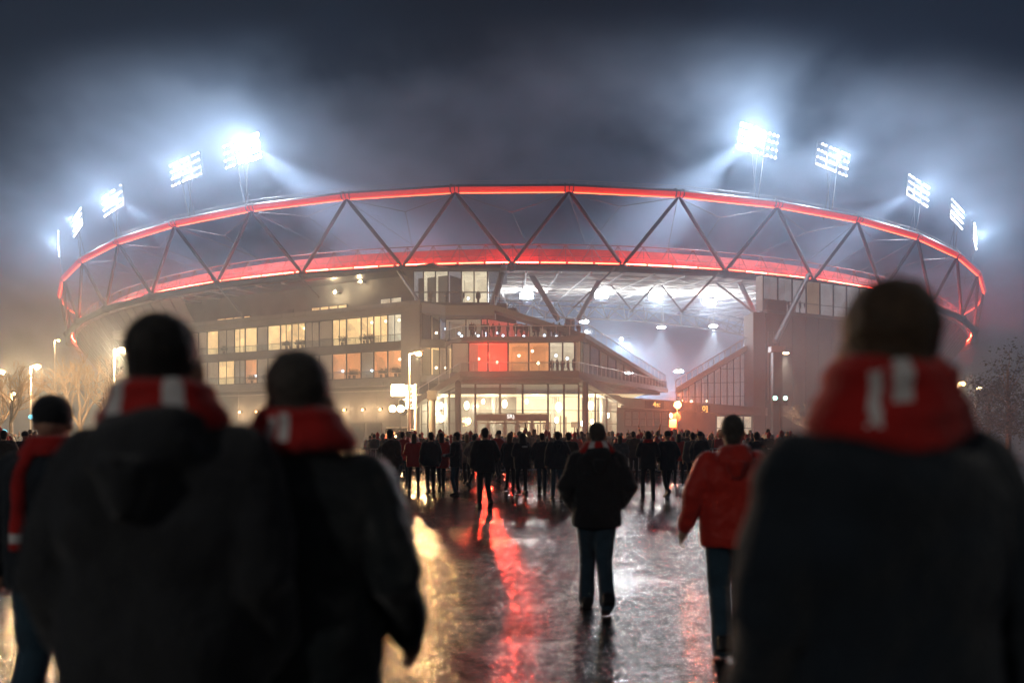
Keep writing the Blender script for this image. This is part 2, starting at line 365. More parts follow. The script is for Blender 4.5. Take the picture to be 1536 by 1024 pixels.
for i in range(-14, 18):
    a, c = i*3.2, (i+1)*3.2; m_ = (a+c)/2
    it.tube([RP(a,65,21.4), RP(c,65,21.4)], .16, 6); it.tube([RP(a,62.5,23.8), RP(c,62.5,23.8)], .14, 6); it.tube([RP(a,67.5,23.8), RP(c,67.5,23.8)], .14, 6)
    for rr in (62.5, 67.5): it.tube([RP(a,65,21.4), RP(m_,rr,23.8)], .09, 5); it.tube([RP(m_,rr,23.8), RP(c,65,21.4)], .09, 5)
it.build('inner_truss', M['steel'])
big = SB()
def wp(px, py, Y): return PT(px, py, Y)
for a, b_, r_ in [((797,412,108),(838,480,108),.5), ((905,410,112),(866,480,112),.45), ((1110,425,112),(1132,470,108),.45),
                  ((1075,425,112),(1130,468,108),.22), ((910,420,116),(950,468,116),.16), ((985,425,116),(945,468,116),.16),
                  ((990,425,116),(1025,470,116),.16)]:
    SB().tube([wp(*a), wp(*b_)], r_*.75, 8).build('roof_prop', M['pale'])
big.box(PX(848,110), PX(862,110), 110, 111.5, 0, PZ(478,110))
big.build('roof_pylon', M['pale'])
# bowl outside walls
def bowl(t0, t1, name):
    s_ = SB(); rib = SB(); prof = [(97.2, 22.5), (95.0, 19.0), (91.0, 13.0), (88.5, 8.5), (88.0, 0)]
    k = int((t1-t0)/1.5); 
    for i in range(k):
        a, c = t0+(t1-t0)*i/k, t0+(t1-t0)*(i+1)/k
        for (r0,z0),(r1,z1) in zip(prof, prof[1:]):
            s_.add([RP(a,r0,z0),RP(c,r0,z0),RP(c,r1,z1),RP(a,r1,z1)], [(0,3,2,1)])
            rib.tube([RP(a,r0+.12,z0), RP(a,r1+.12,z1)], .07, 4)
        for (r0,z0) in prof[1:4]: rib.tube([RP(a,r0+.15,z0), RP(c,r0+.15,z0)], .09, 4)
    s_.build(name, M['bowl']); rib.build('cladding_rib', M['steel_dark'])
bowl(-105, -31, 'bowl_wall'); bowl(27, 105, 'bowl_wall')
# far stands
sd = SB()
for i in range(72):
    a, c = 50+260*i/72, 50+260*(i+1)/72
    for k in range(9):
        r0, z0 = 58+3.6*k, 1+2.0*k
        sd.add([RP(a,r0,z0),RP(c,r0,z0),RP(c,r0+3.6,z0+.4),RP(a,r0+3.6,z0+.4)], [(0,1,2,3)])
        sd.add([RP(a,r0+3.6,z0+.4),RP(c,r0+3.6,z0+.4),RP(c,r0+3.6,z0+2),RP(a,r0+3.6,z0+2)], [(0,1,2,3)])
sd.build('seating_tier', M['seats'])
# lower props under the ring on the facade
for a, b_, r_ in [((592,398,101.5),(632,458,96),.2), ((757,398,101),(738,462,93),.42), ((1213,412,105),(1163,512,99),.34),
                  ((440,406,105),(478,446,104),.14), ((318,418,111),(365,476,108),.16), ((1078,408,103),(1022,468,108),.15), ((922,402,101),(860,462,108),.12)]:
    SB().tube([wp(*a), wp(*b_)], r_, 8).build('prop', M['steel'])
# inner lights of the stadium
for k, (px, py, Y, pw) in enumerate([(790,444,124,1), (902,443,124,1), (983,446,124,1.2), (1064,453,124,1.7)]):
    fl = empty('roof_floodlight', wp(px, py, Y), 0, ['wide white floodlight under the roof, leftmost of four beside the grey prop',
        'white floodlight under the roof above the sloping glass parapet', 'brightest white floodlight under the roof above the open corner',
        'white floodlight under the roof, rightmost of four near the dark tower'][k], 'floodlight', 'floodlights under the stadium roof')
    MB().box(-1.1, 1.1, -.2, .3, -.5, .5).build('housing', M['steel_dark'], fl)
    for i in range(4):
        for j in range(2): MB().tube([(-.8+.53*i, -.22, -.24+.48*j), (-.8+.53*i, -.30, -.24+.48*j)], .21, 10).build('lamp', M['lamp_core'], fl)
    light('POINT', (0, -1.3, -.6), 5500*pw, (1, .97, .92), fl, .5)
for k, (px, py, Y) in enumerate([(876,483,118), (992,491,130), (1070,489,128), (1128,483,112), (1018,557,112)]):
    fl = empty('pendant_floodlight', wp(px, py, Y), 0, ['round downlight glowing low beside the sloping glass parapet', 'round downlight in the middle of the misty opening',
        'round downlight between the middle one and the tower', 'round downlight fixed beside the pale pier of the tower', 'small bright lamp just left of the glass stair hall'][k], 'floodlight', 'downlights in the stadium opening')
    MB().tube([(0,0,.1),(0,0,.5)], [.75,.2], 12).build('shade', M['steel'], fl)
    MB().ball((0,0,0), (.7,.7,.16), 12, 6).build('lamp', M['lamp_core'], fl)
    if k < 4: MB().tube([(0,0,.5),(0,0,3.0)], .05, 5).build('hanger', M['steel'], fl)
    light('SPOT', (0,0,-.25), 60000 if k < 4 else 9000, (1, .95, .86), fl, .3, (0,0,0), 75, .8)
# rig of strong fill lights, added over the pitch to brighten the bowl mist
pl = empty('mist_fill_rig', (14, 190, 25), 0, 'added rig of fill lights brightening the mist inside the bowl', 'floodlight')
MB().box(-14, 14, -.4, .4, -.4, .4).build('gantry', M['steel'], pl)
for x_ in (-12, 0, 12):
    MB().ball((x_, 0, -.7), .4, 8, 6).build('lamp', M['lamp_core'], pl); light('SPOT', (x_, 0, -1.6), 170000, (.97, .97, 1), pl, 1.0, (R(-22),0,0), 150, .6)

light('POINT', (0, 0, -2.5), 9000, (.85, .92, 1), pl, 2.0)  # bare light added for glow in the mist, no lamp of its own
# ------------------------------------------------------------------ floodlight masts over the ring
BANKS = [ # px, py, theta, cols, size, label, core
 (90,366,-62,2,1.0,'narrow floodlight bank seen edge-on, outermost on the left end of the ring',0),
 (118,334,-50,5,1.0,'small foreshortened floodlight bank, second from the left end of the ring',0),
 (171,302,-38,8,1.0,'slanting floodlight bank with a beam, third from the left end of the ring',1),
 (280,255,-28,9,1.0,'wide evenly lit floodlight bank above the fourth left truss node',0),
 (364,228,-22,9,1.0,'floodlight bank with a blinding core, nearest the middle on the left side',2),
 (1137,213,18,9,1.0,'floodlight bank with a blinding core, nearest the middle on the right side',2),
 (1248,240,25.5,9,1.0,'wide evenly lit floodlight bank on two props, second on the right side',0),
 (1376,287,36,8,1.0,'slanting floodlight bank with a beam above the dark haired man in red scarf',1),
 (1434,322,45,5,1.0,'small foreshortened floodlight bank, second from the right end of the ring',0),
 (1461,354,56,2,1.0,'narrow floodlight bank seen edge-on, outermost on the right end of the ring',0)]
panel = MB(); 
for r_ in range(4): panel.box(-3.05, 3.05, -.06, .06, -1.62+1.0*r_, -1.50+1.0*r_)
for x_ in (-3.05, -1.1, .98, 2.95): panel.box(x_, x_+.1, -.1, .1, -1.7, 1.7)
panel_me = panel.mesh('lamp_rack', M['steel_dark'])
lamp_me = MB().ball((0,0,0), (.13,.12,.13), 8, 6).mesh('lamp', M['lamp_white'], True)
core_me = MB().ball((0,0,0), (.26,.22,.26), 8, 6).mesh('lamp', M['lamp_core'], True)
for px, py, th, cols, sz, lab, core in BANKS:
    r_ = 98.6; s_ = R(th); Y = CYC-r_*math.cos(s_); X = PX(px, Y); z = PZ(py, Y)
    fm = empty('floodlight_bank', (X, Y, z), s_, lab, 'floodlight', 'floodlight banks above the stadium ring')
    roll = R(-9 if th > 0 else 9)
    head = bpy.data.objects.new('lamp_rack', panel_me); C.objects.link(head); head.parent = fm; head.rotation_euler = (0, -roll, 0)
    for row in range(4):
        for c_ in range(9):
            xx = -2.85+.62*c_+(.34 if c_ > 2 else 0)+(.34 if c_ > 5 else 0)+rnd.uniform(-.05,.05)
            hotc = core == 2 and ((c_ >= 5) if th < 0 else (c_ <= 3))
            me = core_me if hotc else lamp_me
            if core != 2 and rnd.random() < .07: continue
            lm = bpy.data.objects.new('lamp', me); C.objects.link(lm); lm.parent = head
            lm.location = (xx, -.2, -1.5+1.0*row); 
    zr = RP(th, D, ZU).z - z
    MB().tube([(.9,0,-1.6),(.2,.3,zr+.5)], .06, 6).tube([(-.9,0,-1.6),(0,.4,zr+.5)], .05, 6).tube([(0,.05,-1.4),(.1,1.6,zr)], .04, 5).build('pole', M['steel_dark'], fm)
    pw = {0: 7500, 1: 12000, 2: 22000}[core]
    cxo = (1.6 if th < 0 else -1.6) if core == 2 else 0
    light('POINT', (cxo, -1.2, 0), pw*(.85 if core == 2 and th < 0 else 1), (.86, .92, 1), fm, .8)
    if core:
        wpos = fm.matrix_basis @ Vector((cxo, 1.2, 0)); tgt = Vector((CX-(60 if th > 0 else -60)*.2, 128, 6))
        if core == 1: tgt = Vector((CX+(18 if th > 0 else -18), 150, 8))
        sp = light('SPOT', wpos, 170000 if core == 2 else 130000, (.86, .91, 1), None, .5, aim(wpos, tgt), 46, .8)
        sp.parent = fm; sp.matrix_parent_inverse = fm.matrix_basis.inverted()

# ------------------------------------------------------------------ facade helpers
class Fac:
    """A vertical facade plane from point A to B (plan), with local axes: x along, y into the building, z up."""
    def __init__(s, pa, ya, pb, yb, root):
        s.o = Vector((PX(pa,ya), ya, 0)); q = Vector((PX(pb,yb), yb, 0)); s.u = (q-s.o).normalized(); s.len = (q-s.o).length
        s.n = Vector((-s.u.y, s.u.x, 0)); s.root = root
    def s(s_, px):
        k = (px-PCX)/F; return (k*s_.o.y - s_.o.x)/(s_.u.x - k*s_.u.y)
    def z(s_, px, py): return PZ(py, s_.o.y + s_.s(px)*s_.u.y)
    def W(s_, x, y, z): return tuple(s_.o + s_.u*x + s_.n*y + Vector((0,0,z)))
    def conv(s_, mb):
        r = s_.root.location
        mb.v = [tuple(Vector(s_.W(*v))-r) for v in mb.v]; return mb
    def part(s_, mb, name, m, parent=None): 
        s_.conv(mb); o = mb.build(name, m, parent or s_.root); return o
    def window(s_, x0, x1, z0, z1, room, y=.22, depth=3.2, transom=(), mull=(), glass='glass', z1b=None, bar=.07, lampc=None):
        zb = z1b if z1b is not None else z1
        f = MB(); b = bar
        f.hexa([(x0,y-.06,z0),(x1,y-.06,z0),(x1,y+.06,z0),(x0,y+.06,z0),(x0,y-.06,z0+b),(x1,y-.06,z0+b),(x1,y+.06,z0+b),(x0,y+.06,z0+b)])
        f.hexa([(x0,y-.06,z1-b),(x1,y-.06,zb-b),(x1,y+.06,zb-b),(x0,y+.06,z1-b),(x0,y-.06,z1),(x1,y-.06,zb),(x1,y+.06,zb),(x0,y+.06,z1)])
        f.hexa([(x0,y-.055,z0+b),(x0+b,y-.055,z0+b),(x0+b,y+.055,z0+b),(x0,y+.055,z0+b),(x0,y-.055,z1-b),(x0+b,y-.055,z1-b),(x0+b,y+.055,z1-b),(x0,y+.055,z1-b)])
        f.hexa([(x1-b,y-.055,z0+b),(x1,y-.055,z0+b),(x1,y+.055,z0+b),(x1-b,y+.055,z0+b),(x1-b,y-.055,zb-b),(x1,y-.055,zb-b),(x1,y+.055,zb-b),(x1-b,y+.055,zb-b)])
        for t_ in transom: f.box(x0+b, x1-b, y-.04, y+.04, t_-.03, t_+.03)
        for m_ in mull:
            xm = x0+(x1-x0)*m_; zm = z1+(zb-z1)*m_; f.box(xm-.03, xm+.03, y-.045, y+.045, z0+b, zm-b)
        w_ = s_.part(f, 'window', M['mullion'])
        s_.part(MB().quad((x0+.02,y+.01,z0+.02),(x1-.02,y+.01,z0+.02),(x1-.02,y+.01,zb-.02),(x0+.02,y+.01,z1-.02)), 'pane', M[glass], w_)
        if room:
            r_ = MB(); d = y+depth; x0 += .03; x1 -= .03; z0 += .02; z1 -= .02; zb -= .02
            r_.quad((x0,d,z0),(x1,d,z0),(x1,d,zb),(x0,d,z1)); r_.quad((x0,y+.1,z1),(x1,y+.1,zb),(x1,d,zb),(x0,d,z1))
            r_.quad((x0,y+.1,z0),(x1,y+.1,z0),(x1,d,z0),(x0,d,z0))
            r_.quad((x0,y+.1,z0),(x0,d,z0),(x0,d,z1),(x0,y+.1,z1)); r_.quad((x1,y+.1,z0),(x1,d,z0),(x1,d,zb),(x1,y+.1,zb))
            s_.part(r_, 'room', M[room], w_)
        if lampc:
            for xl, zl, ml in lampc:
                s_.part(MB().ball((x0+(x1-x0)*xl, y+1.4, z0+(z1-z0)*zl), .16, 8, 6), 'room_lamp', M[ml], w_)
        return w_

# ------------------------------------------------------------------ left wing
LW = empty('office_wing', (PX(632,95), 95, 0), 0, 'grey concrete office wing with two long rows of lit windows left of the entrance', 'building')
A = Fac(632, 95, 300, 114, LW)    # x grows to the left along the facade; flip so the normal points inside
A.n = Vector((-A.u.y, A.u.x, 0))
if A.n.y < 0: A.n = -A.n
LEN = 58
def A_part(mb, name, m, parent=None): return A.part(mb, name, M[m], parent)
xs = A.s(604)
A_part(MB().box(0, xs, -.35, 9, 0, 17.0), 'corner_pier', 'pale')
A_part(MB().box(xs, LEN, .9, 9, 0, 7.6), 'ground_storey', 'concrete')
A_part(MB().box(-.2, LEN, -.5, 9, 17.0, 17.55).box(-.1, LEN, -.3, 9, 16.3, 16.997), 'roof_parapet', 'pale')
A_part(MB().box(xs, LEN, -.15, 9, 11.95, 12.85), 'floor_band', 'concrete')
A_part(MB().box(xs, LEN, -.3, 9, 7.6, 8.55).box(xs, LEN, -.45, -.3, 8.1, 8.5), 'floor_band', 'pale')
A_part(MB().box(xs, LEN, 4.2, 9, 8.55, 11.95).box(xs, LEN, 4.2, 9, 12.85, 16.3), 'inner_wall', 'concrete')
rl = MB()
for z_ in (8.55, 12.85): rl.quad((xs,-.1,z_),(LEN,-.1,z_),(LEN,-.1,z_+.85),(xs,-.1,z_+.85))
A_part(rl, 'balcony_glass', 'rail_glass')
jn = MB()
for k in range(27):
    x_ = 1.2+2.1*k
    for y_, z0_, z1_ in ((-.507, 17.02, 17.52), (-.157, 11.97, 12.83), (-.307, 7.65, 8.08)): jn.box(x_, x_+.035, y_-.006, y_+.004, z0_, z1_)
    jn.box(x_, x_+.04, .885, .897, .1, 6.9) if x_ > xs+.2 else None
for z_ in (1.6, 3.2, 4.9, 6.2): jn.box(xs+.1, LEN, .884, .898, z_, z_+.04)
A_part(jn, 'panel_joint', 'steel_dark')
pp = MB()
for x_ in (xs+.5, xs+17.3, xs+29): pp.tube([(x_,.78,.1),(x_,.78,7.5)], .06, 6)
A_part(pp, 'downpipe', 'steel')
rl = MB()
for z_ in (8.55, 12.85):
    rl.tube([(xs,-.1,z_+.88),(LEN,-.1,z_+.88)], .035, 5)
    for k in range(30): x_ = xs+1.8*k; rl.box(x_-.02, x_+.02, -.14, -.11, z_, z_+.88)
A_part(rl, 'railing', 'steel')
pxs = [601,580,559,540,518,497, 477,456, 436,419,400,384,366,350,326,309, 296,280,262,245,228,210,190]
r3 = rnd
for j, (z0, z1) in enumerate(((12.9, 16.25), (8.6, 11.9))):
    for i in range(len(pxs)-1):
        a, c = A.s(pxs[i]), A.s(pxs[i+1])
        if j == 0: room = ['room_white','room_warm','room_warm','room_warm','room_warm','room_dim','room_dim','room_warm','room_warm','room_warm','room_dim','room_warm','room_warm','room_dim','room_warm'][i] if i < 15 else 'room_dim'
        else: room = ['room_orange','room_orange','room_dim','room_orange','room_orange','room_dim','room_dim','room_orange','room_dim','room_dim','room_dim','room_orange','room_dim','room_warm','room_dim'][i] if i < 15 else 'room_dim'
        lamps = []
        if room in ('room_warm','room_white','room_orange') and r3.random() < .6: lamps.append((r3.random()*.6+.2, .85 if j == 0 else .7, 'lamp_dim'))
        if 9 <= i <= 13 or (j == 1 and r3.random() < .2): lamps.append((r3.random()*.7+.15, .3+.2*r3.random(), 'lamp_cool'))
        A.window(min(a,c), max(a,c), z0, z1, room, depth=3.4, mull=(.5,) if r3.random() < .35 else (), transom=(z0+1.0,) if r3.random() < .4 else (), lampc=lamps)
# upper set-back storey under the ring
def zt(px, py): return A.z(px, py)
up = [(690,18)]
uw = MB(); uw.box(0, LEN, 6.0, 9.5, 17.55, 22.2)
A_part(uw, 'upper_storey', 'concrete')
A_part(MB().box(0, LEN, 2.5, 10, 22.2, 22.5), 'eaves', 'steel_dark')
for (a_, c_, z0, z1, nn) in ((420, 475, 18.0, 19.3, 4), (526, 559, 18.4, 19.5, 2), (276, 327, 18.0, 19.1, 4)):
    x0, x1 = A.s(c_), A.s(a_)
    for k in range(nn):
        q0, q1 = x0+(x1-x0)*k/nn, x0+(x1-x0)*(k+1)/nn
        fr_ = MB(); fr_.box(q0, q1, 5.80, 5.98, z0, z0+.08).box(q0, q1, 5.80, 5.98, z1-.08, z1).box(q0, q0+.06, 5.80, 5.98, z0+.08, z1-.08).box(q1-.06, q1, 5.80, 5.98, z0+.08, z1-.08)
        w_ = A_part(fr_, 'window', 'mullion')
        A.part(MB().quad((q0+.05,5.9,z0+.05),(q1-.05,5.9,z0+.05),(q1-.05,5.9,z1-.05),(q0+.05,5.9,z1-.05)), 'lit_pane', M['room_warm' if a_ != 526 else 'room_white'], w_)
x_ = A.s(388); A_part(MB().box(x_-.5, x_+.5, 5.85, 5.98, 17.9, 19.4), 'shuttered_opening', 'steel_dark')
for px_, z_, mm in ((463, 20.9, 'lamp_warm'), (502, 21.9, 'lamp_warm')):
    x_ = A.s(px_)
    lb = A_part(MB().box(x_-.12, x_+.12, 5.6, 5.99, z_-.1, z_+.1).tube([(x_,5.6,z_),(x_,5.1,z_+.1)], .05, 5), 'wall_lamp', 'steel_dark')
    A.part(MB().ball((x_, 5.0, z_), .2, 8, 6), 'bulb', M[mm], lb)
    p_ = Vector(A.W(x_, 4.7, z_-.1))-LW.location
    light('POINT', p_, 1000 if z_ < 21.5 else 400, (1, .72, .38), LW, .15)
# ground storey lights and doors
for px_ in (355, 380, 408, 437, 512, 540, 566):
    x_ = A.s(px_); lb = A_part(MB().box(x_-.15, x_+.15, .6, .9, 4.7, 4.9), 'wall_lamp', 'steel_dark'); A.part(MB().ball((x_, .5, 4.75), .13, 8, 6), 'bulb', M['lamp_orange'], lb)
    light('POINT', Vector(A.W(x_, -.2, 4.6))-LW.location, 420, (1, .60, .28), LW, .15)
for px_ in (430, 480, 530, 555): 
    x_ = A.s(px_); A_part(MB().box(x_-1.1, x_+1.1, .80, .92, 0, 3.1), 'service_door', 'steel_dark')
A_part(MB().box(xs, LEN, .3, .9, 7.0, 7.15), 'light_ledge', 'pale')

# ------------------------------------------------------------------ central terraces and entrance
TB = empty('entrance_building', (0, 96, 0), 0, 'glazed entrance building with a cream lit lobby, stacked terraces and red lit rooms', 'building')
FR = Fac(632, 95, 700, 95, TB)
def tb(mb, name, m, parent=None):
    mb.v = [(x, y-96, z) for x, y, z in mb.v]; return mb.build(name, M[m], parent or TB)
X_ = PX
# recess facade between pier and terraces
x0 = X_(632, 95)
tb(MB().box(x0, X_(775,95), 99, 112, 0, 17.3), 'core', 'concrete')
for (z0, z1, rooms) in ((8.7, 12.0, ('room_warm','room_warm','room_dim')), (12.9, 16.2, ('room_blue','room_dim','room_blue'))):
    for i, (a_, c_) in enumerate(((633,646),(646,659),(659,675))):
        FR.window(FR.s(a_), FR.s(c_), z0, z1, rooms[i], glass='glass', depth=3.5, lampc=[(.5,.45,'lamp_cool')] if z0 > 12 and i != 1 else [(.5,.3,'lamp_dim')])
tb(MB().box(x0, X_(700,95), 94.7, 99, 12.0, 12.9), 'floor_band', 'pale'); tb(MB().box(x0, X_(700,95), 94.7, 99, 7.9, 8.7), 'floor_band', 'pale')
# storey beneath the roof
BS = Fac(604, 97.5, 760, 97.5, TB)
tb(MB().box(X_(604,97), X_(760,97), 97.2, 106, 17.3, 17.6), 'floor_band', 'steel'); tb(MB().box(X_(604,97), X_(760,97), 97.2, 106, 21.6, 21.9), 'floor_band', 'steel')
bs = [620,635,653,672,692,711,731,750]
for i in range(7):
    BS.window(BS.s(bs[i]), BS.s(bs[i+1]), 17.7, 21.6, 'room_pale' if i in (0, 3) else ('room_white' if i != 6 else None), depth=7, transom=(18.95, 19.05), lampc=[(.5,.2,'lamp_cool')] if i in (1,4) else None)
# upper slab with sloping parapet
def hexb(a, b, th, back, m, name, parent=None):
    """slab strip: a,b front top points; th = drop of the fascia; back = depth in y"""
    (ax,ay,az),(bx,by,bz) = a, b
    return tb(MB().hexa([(ax,ay,az-th),(bx,by,bz-th),(bx,by+back,bz-th),(ax,ay+back,az-th),(ax,ay,az),(bx,by,bz),(bx,by+back,bz),(ax,ay+back,az)]), name, m, parent)
def pt(px, py, Y): return (PX(px,Y), Y, PZ(py,Y))
P1, P2, P3, P4 = pt(632,453,94.5), pt(668,458,92), pt(742,457,90), pt(876,500,88)
hexb(P1, P2, 1.2, 9, 'pale', 'upper_slab'); hexb(P2, P3, 1.15, 11, 'pale', 'upper_slab'); hexb(P3, P4, .62, 2.5, 'pale', 'sloping_slab')
def glass_rail(a, b, h, name='glass_parapet', post=1.4):
    a, b = Vector(a), Vector(b); u = Vector((0,0,h)); g_ = tb(MB().quad(a, b, b+u, a+u), name, 'rail_glass')
    r_ = MB(); r_.tube([a+u, b+u], .05, 6); n_ = max(1, int((b-a).length/post))
    for k in range(n_+1): p = a+(b-a)*k/n_; r_.tube([p, p+u], .035, 4)
    tb(r_, 'rail', 'steel_light', None)
glass_rail(P3, P4, 1.05); 
glass_rail(pt(668,510,93), pt(692,504,88.6), 1.1); glass_rail(pt(692,504,88.6), pt(875,503,88.1), 1.1)
# level three interior
L3 = Fac(668, 93.5, 876, 92, TB)
b3 = [668,699,722,731,762,794,825,852,876]
for i in range(8):
    zt_ = 15.1 if i < 4 else 15.1-(i-3)*.42; zt2 = 15.1 if i < 3 else 15.1-(i-2)*.42
    L3.window(L3.s(b3[i]), L3.s(b3[i+1]), 12.5, zt_, ['room_dim','room_dim','room_redim','room_red','room_redim','room_dim','room_blue','room_dim'][i] if i != 3 else 'room_redim', y=0, depth=4, z1b=zt2,
              lampc=[(.3+.4*r3.random(), .42, 'lamp_cool'), (.7, .3, 'lamp_cool')])
# slabs one and two
poly2 = [(X_(668,94),94),(X_(692,88.5),88.5),(X_(876,88),88),(X_(882,91),91),(X_(840,100),100),(X_(668,100),100)]
tb(MB().prism(poly2, 11.95, 12.45), 'terrace_slab', 'pale')
poly1 = [(X_(640,94),94),(X_(690,87.2),87.2),(X_(868,87),87),(X_(1002,118),118),(X_(650,118),118)]
tb(MB().prism(poly1, 7.85, 8.45), 'terrace_slab', 'pale')
tb(MB().prism([(X_(690,90),90),(X_(870,90),90),(X_(990,118),118),(X_(650,118),118)], 7.45, 7.845), 'canopy_soffit', 'pale')
# level two glass
L2 = Fac(677, 89.3, 875, 88.5, TB)
b2 = [677,703,732,762,793,824,844,862,875]; rm2 = ['room_dim','room_red','room_red','room_orange','room_orange','room_white','room_white','room_white']
for i in range(8):
    L2.window(L2.s(b2[i]), L2.s(b2[i+1]), 8.5, 11.9, rm2[i], y=.1, depth=4.5, bar=.09,
        lampc={1:[(.45,.5,'lamp_red2'),(.15,.75,'lamp_red2')],2:[(.4,.38,'lamp_red2')],3:[(.5,.6,'lamp_dim')],4:[(.15,.75,'lamp_dim'),(.45,.35,'lamp_warm')],5:[(.5,.6,'lamp_cool')],6:[(.4,.5,'lamp_cool')]}.get(i))
L2c = Fac(668, 93.5, 677, 89.5, TB); L2c.window(.1, L2c.len-.1, 8.5, 11.9, 'room_dim', y=.1, depth=3)
light('SPOT', Vector((PX(743,88), 88.2-96, 10.0)), 17000, (1, .05, .025), TB, .35, (R(78),0,R(-180)), 46, .9)
light('POINT', Vector((PX(732,88.5), 90.6-96, 10.6)), 900, (1, .05, .025), TB, .5)
L2d = [(668,93.6),(692,88.3)]
glass_rail((X_(690,87.4),87.4,8.45), (X_(868,87.2),87.2,8.45), 1.05); glass_rail((X_(868,87.2),87.2,8.45), (X_(1000,117.5),117.5,8.45), 1.05)
# side volume receding to the open corner, with sloping roof
SV = Fac(876, 88.2, 998, 118, TB)
zt0, zt1 = 12.6, 8.9
def zs(x): return zt0 + (zt1-zt0)*max(0,x)/SV.len
nb = 11
for i in range(nb):
    a_, c_ = SV.len*i/nb, SV.len*(i+1)/nb
    SV.window(a_+.05, c_-.05, 8.5, max(8.6, zs(a_)-.3), ['room_dim','room_blue','room_dim','room_blue','room_dim','room_dim','room_blue','room_dim','room_dim','room_blue','room_dim'][i], glass='dim_glass', y=.4, depth=(.7 if i < 3 else 3.0), z1b=max(8.6, zs(c_)-.3), bar=.08, lampc=[(r3.random(), .15+.5*r3.random(), r3.choice(['lamp_cool','lamp_dim']))])
a_, b_ = SV.W(0,0,zt0+.25), SV.W(SV.len,0,zt1+.25)
s_ = MB(); n_ = SV.n
s_.hexa([SV.W(0,-.15,zt0-.25),SV.W(SV.len,-.15,zt1-.25),SV.W(SV.len,2,zt1-.25),SV.W(0,2,zt0-.25),SV.W(0,-.15,zt0+.25),SV.W(SV.len,-.15,zt1+.25),SV.W(SV.len,2,zt1+.25),SV.W(0,2,zt0+.25)])
tb(s_, 'sloping_parapet', 'pale'); glass_rail(a_, b_, 1.2, post=1.8)
# lobby: sloping canopy wings
LA, LB_, RA, RB = pt(690,557,87), pt(598,612,91.5), pt(868,556,87), pt(937,598,94.5)
hexb(LB_, LA, .75, 12, 'pale', 'canopy_wing'); hexb(RA, RB, .75, 12, 'pale', 'canopy_wing')
hexb((LA[0],86.9,LA[2]+.02), (RA[0],86.8,RA[2]+.02), .62, .35, 'pale', 'canopy_fascia')
glass_rail((LB_[0],LB_[1],LB_[2]), (LA[0],LA[1],LA[2]), .9)
ML = Fac(690, 90, 868, 90, TB); cl = [690,713,750,784,822,846,868]
for i in range(6):
    a_, c_ = ML.s(cl[i]), ML.s(cl[i+1])
    z0 = 0.05 if cl[i] < 713 or cl[i] >= 822 else 3.95
    ML.window(a_, c_, z0, 7.4, None, y=0, transom=[z for z in (2.9, 4.35, 5.9) if z > z0+.3], bar=.11)
CL = Fac(632, 94, 690, 90, TB); cc = [632,642,652,674,690]
for i in range(4):
    a_, c_ = CL.s(cc[i]), CL.s(cc[i+1]); f0, f1 = a_/CL.len, c_/CL.len
    CL.window(a_+.01, c_-.01, .05, 5.3+1.9*f0, None, y=0, transom=(2.9,4.35), z1b=5.3+1.9*f1, bar=.09)
CR = Fac(868, 90, 926, 95, TB); cc = [868,893,910,926]
for i in range(3):
    a_, c_ = CR.s(cc[i]), CR.s(cc[i+1]); f0, f1 = a_/CR.len, c_/CR.len
    CR.window(a_+.01, c_-.01, .05, 7.2-1.6*f0, None, y=0, transom=(2.9,4.35), z1b=7.2-1.6*f1, bar=.09)
for px_, Y in ((687,88.6),(878,88.6)): tb(MB().tube([(X_(px_,Y),Y,0),(X_(px_,Y),Y,7.46)], .34, 16), 'column', 'concrete')
for px_, Y in ((670,98),(903,98),(740,99),(830,99)): tb(MB().tube([(X_(px_,Y),Y,0),(X_(px_,Y),Y,6.6)], .3, 14), 'inner_column', 'pale')
lob = MB(); xl, xr = X_(622,103), X_(945,103)
lob.quad((xl,103,0),(xr,103,0),(xr,103,6.6),(xl,103,6.6)); tb(lob, 'lobby_wall', 'room_cream')
tb(MB().quad((xl,91.2,6.25),(xr,91.2,6.25),(xr,103,6.25),(xl,103,6.25)), 'lobby_ceiling', 'room_cream')
tb(MB().quad((xl,91,.02),(xr,91,.02),(xr,103,.02),(xl,103,.02)), 'lobby_floor', 'pale')
sil = MB()
for k in range(26):   # counters, shelves and door frames against the back wall
    x_ = xl+(xr-xl)*(k+.5)/26+rnd.uniform(-.4,.4); h_ = rnd.uniform(1.4,4.6); sil.box(x_-.08, x_+.08, 102.6, 102.8, 0, h_)
for k in range(7): x_ = xl+2+(xr-xl-6)*k/6; sil.box(x_, x_+1.7, 102.2, 102.7, rnd.uniform(2,3), rnd.uniform(3.1,3.5))
tb(sil, 'lobby_fitting', 'door_metal')
for k, (px_, z_, r_) in enumerate(((662,5.2,.38),(662,3.6,.45),(639,3.0,.25),(639,1.9,.3),(700,5.2,.5),(703,3.3,.4),(757,5.4,.5),(838,5.0,.6),(835,3.4,.4),(886,5.2,.55),(888,3.2,.35),(912,4.0,.3),(790,5.7,.3),(725,5.7,.3),(873,3.0,.3))):
    o_ = tb(MB().ball((X_(px_,98), 98, z_), (r_*.6,r_*.6,r_), 10, 8), 'pendant_lamp', 'lamp_warm'); tb(MB().tube([(X_(px_,98),98,z_+r_),(X_(px_,98),98,6.6)], .03, 4), 'cord', 'steel_dark', o_)
for px_ in (660, 735, 805, 890): light('POINT', (X_(px_,97), 1.0, 4.6), 1500, (1, .76, .42), TB, .5)
